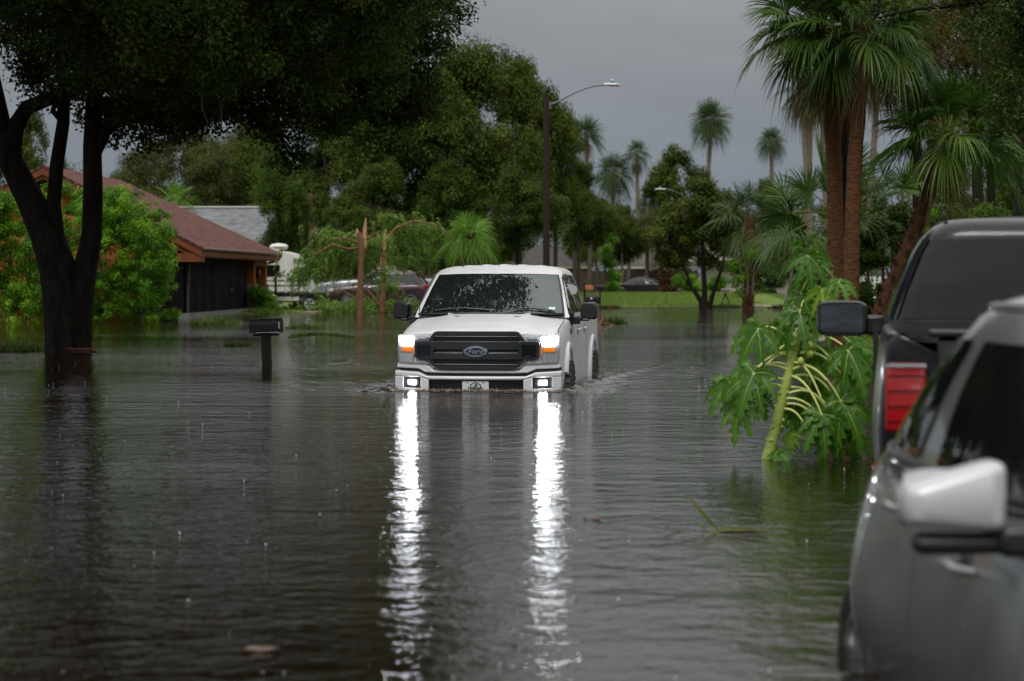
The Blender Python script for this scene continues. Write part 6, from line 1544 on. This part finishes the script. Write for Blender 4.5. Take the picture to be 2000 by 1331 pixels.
def pleaf(att, start, size, axis, normal, mat=None, seed=0, droop=.5, nlobe=7, midbend=.08):
    """palmate papaya blade: lobes with side teeth, hung from the petiole end"""
    size *= .9; rng = np.random.default_rng(seed); att = Vector(att)
    ax = Vector(axis).normalized(); nr = Vector(normal); nr = (nr - ax*nr.dot(ax)).normalized(); sd = nr.cross(ax)
    b = MB(); ts = []
    prof = [(0., .02), (.14, .12), (.30, .14), (.38, .09), (.50, .23), (.57, .09), (.67, .20), (.73, .06), (.84, .12), (.90, .04), (1., .004)]
    for i in range(nlobe):
        a = R(-122 + 244*i/(nlobe-1)); ll = size*(.62+.38*math.cos(a*.72))*(.9+.2*rng.random())
        d = ax*math.cos(a) + sd*math.sin(a); cr_ = nr.cross(d); tilt = (rng.random()-.5)*1.3; dro = droop*(.7+.6*rng.random())
        L_, C__, R_ = [], [], []
        for s, w_ in prof:
            c = att + d*ll*s*(1-.15*dro*s) - Vector((0, 0, 1))*ll*dro*.55*s**2.2 + nr*ll*.06*math.sin(s*3.1)
            e = (cr_*math.cos(tilt) + nr*math.sin(tilt))*ll*w_*(1.05 if s > .35 else 1.5)
            fw = d*ll*.07*(w_ > .15)
            C__.append(c + nr*0); L_.append(c + e + nr*ll*w_*.28 + fw); R_.append(c - e + nr*ll*w_*.28 + fw)
        n = len(prof); b.add(L_ + C__ + R_, [(j, j+1, n+j+1, n+j) for j in range(n-1)] + [(n+j, n+j+1, 2*n+j+1, 2*n+j) for j in range(n-1)])
    V = np.array(b.v); Fq = np.array(b.f); o = np_obj('leaf', V, Fq, mat or LF_PAP, root, np.clip(rng.random(len(V))*.5+.5*rng.random(), 0, 1), smooth=True)
    q = MB()    # pale veins
    for i in range(nlobe):
        n3 = 3*len(prof); n = len(prof); P = [Vector(b.v[i*n3+n+j]) + nr*size*.006 for j in range(n-2)]; q.tube(P, [size*.0065*(1-.8*j/(n-3)) for j in range(n-2)], 4)
    q.build('leaf_vein', PETI, o, 60)
    if start is not None:
        s0 = Vector(start); m1 = s0.lerp(att, .4) + Vector((0, 0, .07*(att-s0).length/.25)); m2 = s0.lerp(att, .75) + Vector((0, 0, .055*(att-s0).length/.25))
        q = MB(); pts = [s0]
        for j in range(1, 9):
            t = j/8; pts.append(s0*(1-t)**3 + m1*3*t*(1-t)**2 + m2*3*t*t*(1-t) + att*t**3)
        q.tube(pts, [.0105-.0005*j for j in range(9)], 7); q.build('petiole', PETI, o, 60)
LEAVES = [ # attach px, petiole start px (or None), blade size m, axis (x, y, z), normal, depth offset
 ((1470, 729, -.10), (1554, 694, .04), .36, (-.45, -.2, -.9), (-.3, -1, .25), None),
 ((1471, 733, .10), (1545, 717, .04), .30, (-.9, .1, -.6), (-.1, -1, .5), None),
 ((1445, 790, -.05), None, .25, (-.25, -.2, -1), (-.4, -1, .1), None),
 ((1481, 643, .0), (1546, 668, .05), .30, (-.55, -.1, -.85), (-.3, -1, .3), None),
 ((1490, 772, .18), (1531, 757, .03), .20, (.3, .2, -.9), (.2, -1, .3), None),
 ((1655, 686, -.05), (1575, 664, .05), .33, (.35, -.3, -.7), (.1, -1, .5), None),
 ((1668, 672, .12), (1580, 660, .05), .30, (.8, .2, -.4), (.0, -.8, .7), None),
 ((1640, 784, -.08), (1558, 712, .04), .34, (.5, -.3, -.8), (.2, -1, .3), None),
 ((1600, 808, -.14), (1545, 735, .03), .30, (.1, -.3, -1), (.0, -1, .2), None),
 ((1612, 828, -.05), (1531, 780, .02), .32, (.45, -.2, -.85), (-.1, -1, .35), None),
 ((1642, 838, .05), (1546, 757, .04), .34, (.55, 0, -.8), (.1, -1, .2), None),
 ((1560, 800, .22), (1536, 742, .05), .27, (.0, .2, -1), (-.3, -1, .1), None),
 ((1590, 760, .25), (1552, 700, .05), .30, (.2, .2, -.9), (.2, -1, .3), None),
 ((1530, 640, .18), (1562, 648, .05), .26, (-.4, .2, -.8), (.2, -1, .3), None),
 ((1600, 690, .22), (1566, 640, .05), .28, (.3, .2, -.9), (-.2, -1, .2), None),
 ((1577, 500, -.02), (1582, 560, .04), .25, (.15, -.25, -1), (-.2, -1, .25), None),
 ((1567, 575, .05), (1582, 548, .04), .23, (-.2, -.1, -1), (-.4, -1, .1), None),
 ((1570, 545, .12), (1582, 540, .04), .22, (.0, .1, -1), (.5, -1, .1), None),
 ((1603, 568, -.05), (1583, 575, .04), .23, (.1, -.3, -1), (.2, -1, .1), LF_PAPY),
 ((1637, 551, -.02), (1622, 598, .04), .20, (.25, -.4, -.5), (.1, -.7, .9), None),
 ((1515, 886, -.05), None, .21, (.8, -.3, .1), (0, -.3, 1), None),
 ((1550, 850, .08), None, .13, (.0, -.2, -1), (-.2, -1, .2), LF_PAPY),
 ((1590, 512, .03), (1583, 545, .04), .26, (.5, -.3, -.9), (.3, -1, .3), None),
 ((1562, 610, .0), (1578, 580, .04), .27, (-.5, -.2, -.9), (-.4, -1, .2), None),
 ((1602, 612, .02), (1580, 585, .04), .25, (.4, -.2, -.9), (.3, -1, .2), None),
 ((1650, 740, .02), (1566, 690, .05), .27, (.5, -.2, -.8), (.2, -1, .3), None),
 ((1428, 752, .06), (1538, 722, .03), .27, (-.8, -.1, -.7), (-.2, -1, .5), None),
 ((1556, 480, .0), None, .10, (-.3, 0, .9), (-.3, -1, .1), None)]
for i, (a, s, sz, ax, nr, mt) in enumerate(LEAVES):
    pleaf(pl(*a), None if s is None else pl(*s), sz, ax, nr, mt, 200+i, .85 if ax[2] < -.3 else .4)
for i, (a, s_) in enumerate((((1496, 712, -.06), (1550, 700, .03)), ((1488, 760, .04), (1538, 745, .03)), ((1612, 742, -.06), (1550, 722, .03)), ((1628, 806, -.02), (1540, 770, .03)), ((1580, 848, -.08), (1530, 800, .02)), ((1600, 775, -.1), (1548, 708, .04)), ((1636, 722, .0), (1570, 676, .05)), ((1655, 812, .06), (1556, 735, .05)), ((1512, 690, -.08), (1556, 684, .04)), ((1618, 860, -.05), (1536, 790, .03)))):
    A_, B_ = pl(*s_), pl(*a); q = MB(); q.tube([A_.lerp(B_, t/7) + Vector((0, 0, .045*math.sin(t/7*3.14)*(B_-A_).length/.2)) for t in range(8)], [.0105-.0006*t for t in range(8)], 7); q.build('petiole', PETI, root, 60)
FRU = pm('papaya_fruit', (.22, .36, .04), .35, var=(.38, .46, .08), vs=(9, 9, 9))
for px, py, dy in ((1547, 671, -.02), (1580, 675, -.03), (1581, 692, -.02), (1563, 706, -.04)):
    k = MB(); k.lathe([(.002, -.03), (.018, -.024), (.026, -.004), (.022, .018), (.008, .030), (.002, .032)], 14, pl(px, py, dy)); k.build('fruit', FRU, root, 60)
FLO = pm('papaya_flower', (.62, .58, .36), .6)
k = MB()
for px, py in ((1556, 645), (1560, 650), (1565, 640), (1600, 662), (1606, 660), (1552, 652)):
    c = pl(px, py, -.04)
    for j in range(5):
        a = 1.256*j + px; k.box(c + Vector((math.cos(a)*.012, -.004, math.sin(a)*.012)), (.020, .004, .010), Matrix.Rotation(-a, 3, 'Y'), taper=(.5, .6))
k.build('flowers', FLO, root, 30)

# ---------------------------------------------------------------- things afloat
def blades_obj(name, P0, D0, L, w_, mat, seed, bend=.3, tint=None):
    """grass-like blades: root points, directions, lengths"""
    rng = np.random.default_rng(seed); n = len(P0); D0 = unit(D0); side = unit(np.cross(D0, rdir(rng, n))); rows = []; L = np.asarray(L)[:, None]
    hd = D0.copy(); hd[:, 2] = 0
    for s, ww in ((0, 1.), (.5, .8), (1., .05)):
        q = P0 + D0*L*s + unit(hd+1e-6)*L*bend*s*s*.5 - np.array([0, 0, 1])*L*bend*s*s*.5
        rows += [q - side*w_*ww, q + side*w_*ww]
    V = np.stack(rows, 1).reshape(-1, 3); b_ = (np.arange(n)*6)[:, None]
    Fq = np.concatenate([b_ + np.array([[2*i, 2*i+1, 2*i+3, 2*i+2]]) for i in range(2)])
    return np_obj(name, V, Fq, mat, None, np.repeat(rng.random(n), 6) if tint is None else tint)
LF_GR = leafmat('grass_blade', (.09, .165, .026), (.19, .28, .06), .5, .4, .2, (.26, .32, .08))
LF_WEED = leafmat('water_weed', (.03, .07, .012), (.09, .15, .025), .5, .3, .3, (.14, .16, .05))
LF_BRN = leafmat('brown_litter', (.07, .035, .018), (.14, .085, .045), .6, .2, .2)
def tuft(name, label, cat, px0, px1, py, D, n, h, mat, seed, depth=.8, group=None):
    rng = np.random.default_rng(seed); x = (px0 + (px1-px0)*rng.random(n) - CX)/FPX*D; y = D + (rng.random(n)-.5)*depth
    f = 1 - np.abs((x - x.mean())/(np.ptp(x)*.5+1e-6))**2*.7
    d = rng.normal(size=(n, 3))*np.array([.6, .6, .2]) + np.array([0, 0, .8])
    c = np.array([x.mean(), D, 0.])
    o = blades_obj(name, np.stack([x, y, 0*x-.02], -1)-c, d, h*(.4+.7*rng.random(n))*f, .016, mat, seed); o.location = c
    return tag(o, label, cat, group)
tuft('weed_clump', 'flooded green weed clump in the water in front of the dark porch', 'weeds', 375, 470, 632, 62., 900, .34, LF_WEED, 301, 1.6)
tuft('weed_clump', 'short yellowish reeds in the water left of the black mailbox', 'weeds', 435, 490, 674, 41., 260, .19, LF_WEED, 302, .5)
tuft('weed_clump', 'straggling weeds around the foot of the huge oak, at the left edge', 'weeds', -30, 120, 684, 38.2, 900, .30, LF_WEED, 303, 1.4)
tuft('weed_clump', 'dark flooded weeds just right of the black mailbox box', 'weeds', 560, 625, 642, 56., 500, .22, LF_WEED, 304, .8)
tuft('weed_clump', 'green clump on the bank by the stone pillar', 'weeds', 470, 540, 607, 79., 900, .38, LF_GR, 305, 1.6)
tuft('weed_clump', 'brown and green litter heaped round the pink mailbox stand', 'weeds', 1385, 1450, 604, 96., 700, .30, LF_WEED, 306, 1.0)
tuft('weed_clump', 'brown litter by the foot of the two mailboxes at the lawn edge', 'weeds', 1170, 1215, 600, 96., 500, .22, LF_BRN, 307, .8)
tuft('weed_clump', 'brown litter along the drive at the far right bank', 'weeds', 1500, 1560, 600, 94., 500, .30, LF_BRN, 308, 1.)
tuft('weed_clump', 'grey-green leafy tuft of the floating branch right of the white pickup', 'weeds', 1180, 1222, 634, 61., 650, .36, LF_WEED, 309, .5)
root = thing('fallen_branch', 'reddish broken branch end sticking from the water right of the white pickup', 'branch', W(1178, 634, 60.))
root.location.z = 0
k = MB(); k.tube([(-.12, 0, -.05), (-.02, 0, .10), (.03, .02, .26), (.01, .02, .33)], [.05, .045, .04, .03], 8); k.tube([(-.3, .05, -.03), (-.05, 0, .05), (.3, 0, .0)], [.02, .03, .02], 7); k.build('branch', BB, root, 60)
# a long fern-like frond lying on the water by the mailbox
rng = np.random.default_rng(311); n = 130; t = np.repeat(np.linspace(0, 1, n//2), 2); sg = np.tile([-1, 1], n//2)
p0, p1 = np.array(W(562, 664, 45.)), np.array(W(690, 658, 45.)); p0[2] = p1[2] = .03
P0 = p0 + (p1-p0)*t[:, None] + np.stack([0*t, 0*t, .06*np.sin(t*3.1)], -1)
o = blades_obj('fallen_frond', P0, np.stack([.5+0*t, sg*.6, .55+.2*rng.random(n)], -1), .22*(1-.6*t), .012, LF_WEED, 312); tag(o, 'long green palm-like frond lying on the water right of the black mailbox', 'frond')
rng = np.random.default_rng(313); n = 44; t = np.linspace(0, 1, n); q0, q1 = np.array(W(146, 694, 36.3)), np.array(W(192, 692, 36.3)); q0[2] = q1[2] = .03
o = blades_obj('fallen_frond', q0 + (q1-q0)*t[:, None], np.stack([-.7+0*t, .3*np.where(np.arange(n) % 2, 1, -1), .55+0*t], -1), .20+0*t, .016, leafmat('rust_frond', (.16, .07, .045), (.26, .13, .09), .6, .2), 314); tag(o, 'rusty brown fern frond washed against the huge oak trunk', 'frond')
# near floating twig with narrow leaves
c = Vector(W(1400, 1038, 10.85)); c.z = 0
def wl(px, py): q = at(px, py, 10.85); return Vector((q.x-c.x, 0, max(-.01, q.z-c.z)))
root = thing('floating_twig', 'green and brown leafy twig sticking out of the water in the near foreground', 'twig', c)
TWG = pm('twig_green', (.14, .20, .04), .5, var=(.10, .06, .035), vs=(9, 9, 9), lo=.45, hi=.7)
k = MB()
for pts, w_ in (([(1402, 1036), (1378, 1012), (1340, 968)], .020), ([(1398, 1030), (1372, 1000), (1352, 975)], .018), ([(1382, 1040), (1362, 1022), (1345, 1015)], .018), ([(1390, 1044), (1440, 1034), (1500, 1037)], .020), ([(1395, 1048), (1370, 1052), (1350, 1060)], .014), ([(1326, 1044), (1312, 1034), (1296, 1024)], .020), ([(1326, 1044), (1314, 1047), (1300, 1050)], .018)):
    P = [wl(*q) for q in pts]; k.loft([[p + Vector((-a*s, .0, a*s*.6)) for a, s in ((-1, w_*f), (0, w_*f*.01), (1, w_*f))] + [p + Vector((0, .006, 0))] for p, f in zip(P, (.9, 1., .15))], True, True)
k.tube([wl(1385, 1044)+Vector((0, -.06, .006)), wl(1420, 1040)+Vector((0, -.03, .008)), wl(1500, 1040)+Vector((.0, 0, .004))], [.007, .008, .003], 6); k.build('leaves', TWG, root, 60)
k = MB(); k.loft([[Vector((x, y-w_, .004+h)), Vector((x, y+w_, .004+h)), Vector((x, y, .012+h))] for x, y, w_, h in ((-.28, -.05, .002, .04), (-.24, -.03, .014, .018), (-.205, -.02, .016, .004), (-.185, 0, .003, 0))], True, True); k.build('brown_leaf', pm('twig_brown', (.07, .03, .022), .5), root, 60)
for i, (px, py, sz, lab) in enumerate([(1157, 1017, .05, 'small pinkish leaf floating in the near water right of the light streak'), (505, 1275, .07, 'tan leaf floating low in the front left corner of the flood'), (1110, 1012, .02, 'tiny leaf floating beside the right light streak')]):
    D = FPX*CAM_H/(py-HY); root_ = (at(px, py, D).x, D, .006)
    k = MB(); N = 12
    ring = lambda s, z: [(sz*s*math.cos(q*6.283/N), sz*.45*s*math.sin(q*6.283/N)*(1 if q < 6 else .8), z + .004*math.cos(q*1.7)) for q in range(N)]
    k.loft([ring(.98, 0), ring(1., .003), ring(.4, .006)], True, True)
    o = k.build('floating_leaf', pm('floating_leaf', (.15, .095, .07), .5, var=(.10, .06, .042), vs=(30, 30, 30)), None, 60); o.location = root_; tag(o, lab, 'leaf')
# ---------------------------------------------------------------- turf
rng = np.random.default_rng(401)
def turf(n, x0, x1, y0, y1, h, zmin=.02):
    x = x0 + (x1-x0)*rng.random(n); y = y0 + (y1-y0)*rng.random(n); z = gz(x, y); k = z > zmin; return np.stack([x, y, z-.01], -1)[k], h*(.5+.8*rng.random(k.sum()))
A = [turf(52000, 1.5, 17, 97.5, 121, .085), turf(26000, -9.5, -.5, 79.5, 96, .12), turf(9000, -24, -9, 65, 69, .12), turf(14000, 6.6, 13, 40, 66, .16)]
P = np.concatenate([a[0] for a in A]); L = np.concatenate([a[1] for a in A]); D0 = rng.normal(size=P.shape)*.35 + np.array([0, 0, 1.])
tag(blades_obj('grass', P, D0, L, .018, LF_GR, 402, .35), 'wet short green grass of the lawns and banks round the flood', 'grass', kind='stuff')
HAZE = 0
if HAZE:
    m, nt, b = _nodes('rain_haze'); nt.nodes.remove(b); vp = nt.nodes.new('ShaderNodeVolumePrincipled')
    vp.inputs['Color'].default_value = (.86, .89, .95, 1); vp.inputs['Density'].default_value = HAZE; vp.inputs['Anisotropy'].default_value = .2
    lnk(nt, vp.outputs[0], nt.nodes['Material Output'].inputs['Volume'])
    k = MB(); k.box((0, 120, 10.), (420, 300, 24.)); o = k.build('haze', m, None, 0); tag(o, 'thin rain haze hanging over the flooded street', 'haze', kind='stuff')
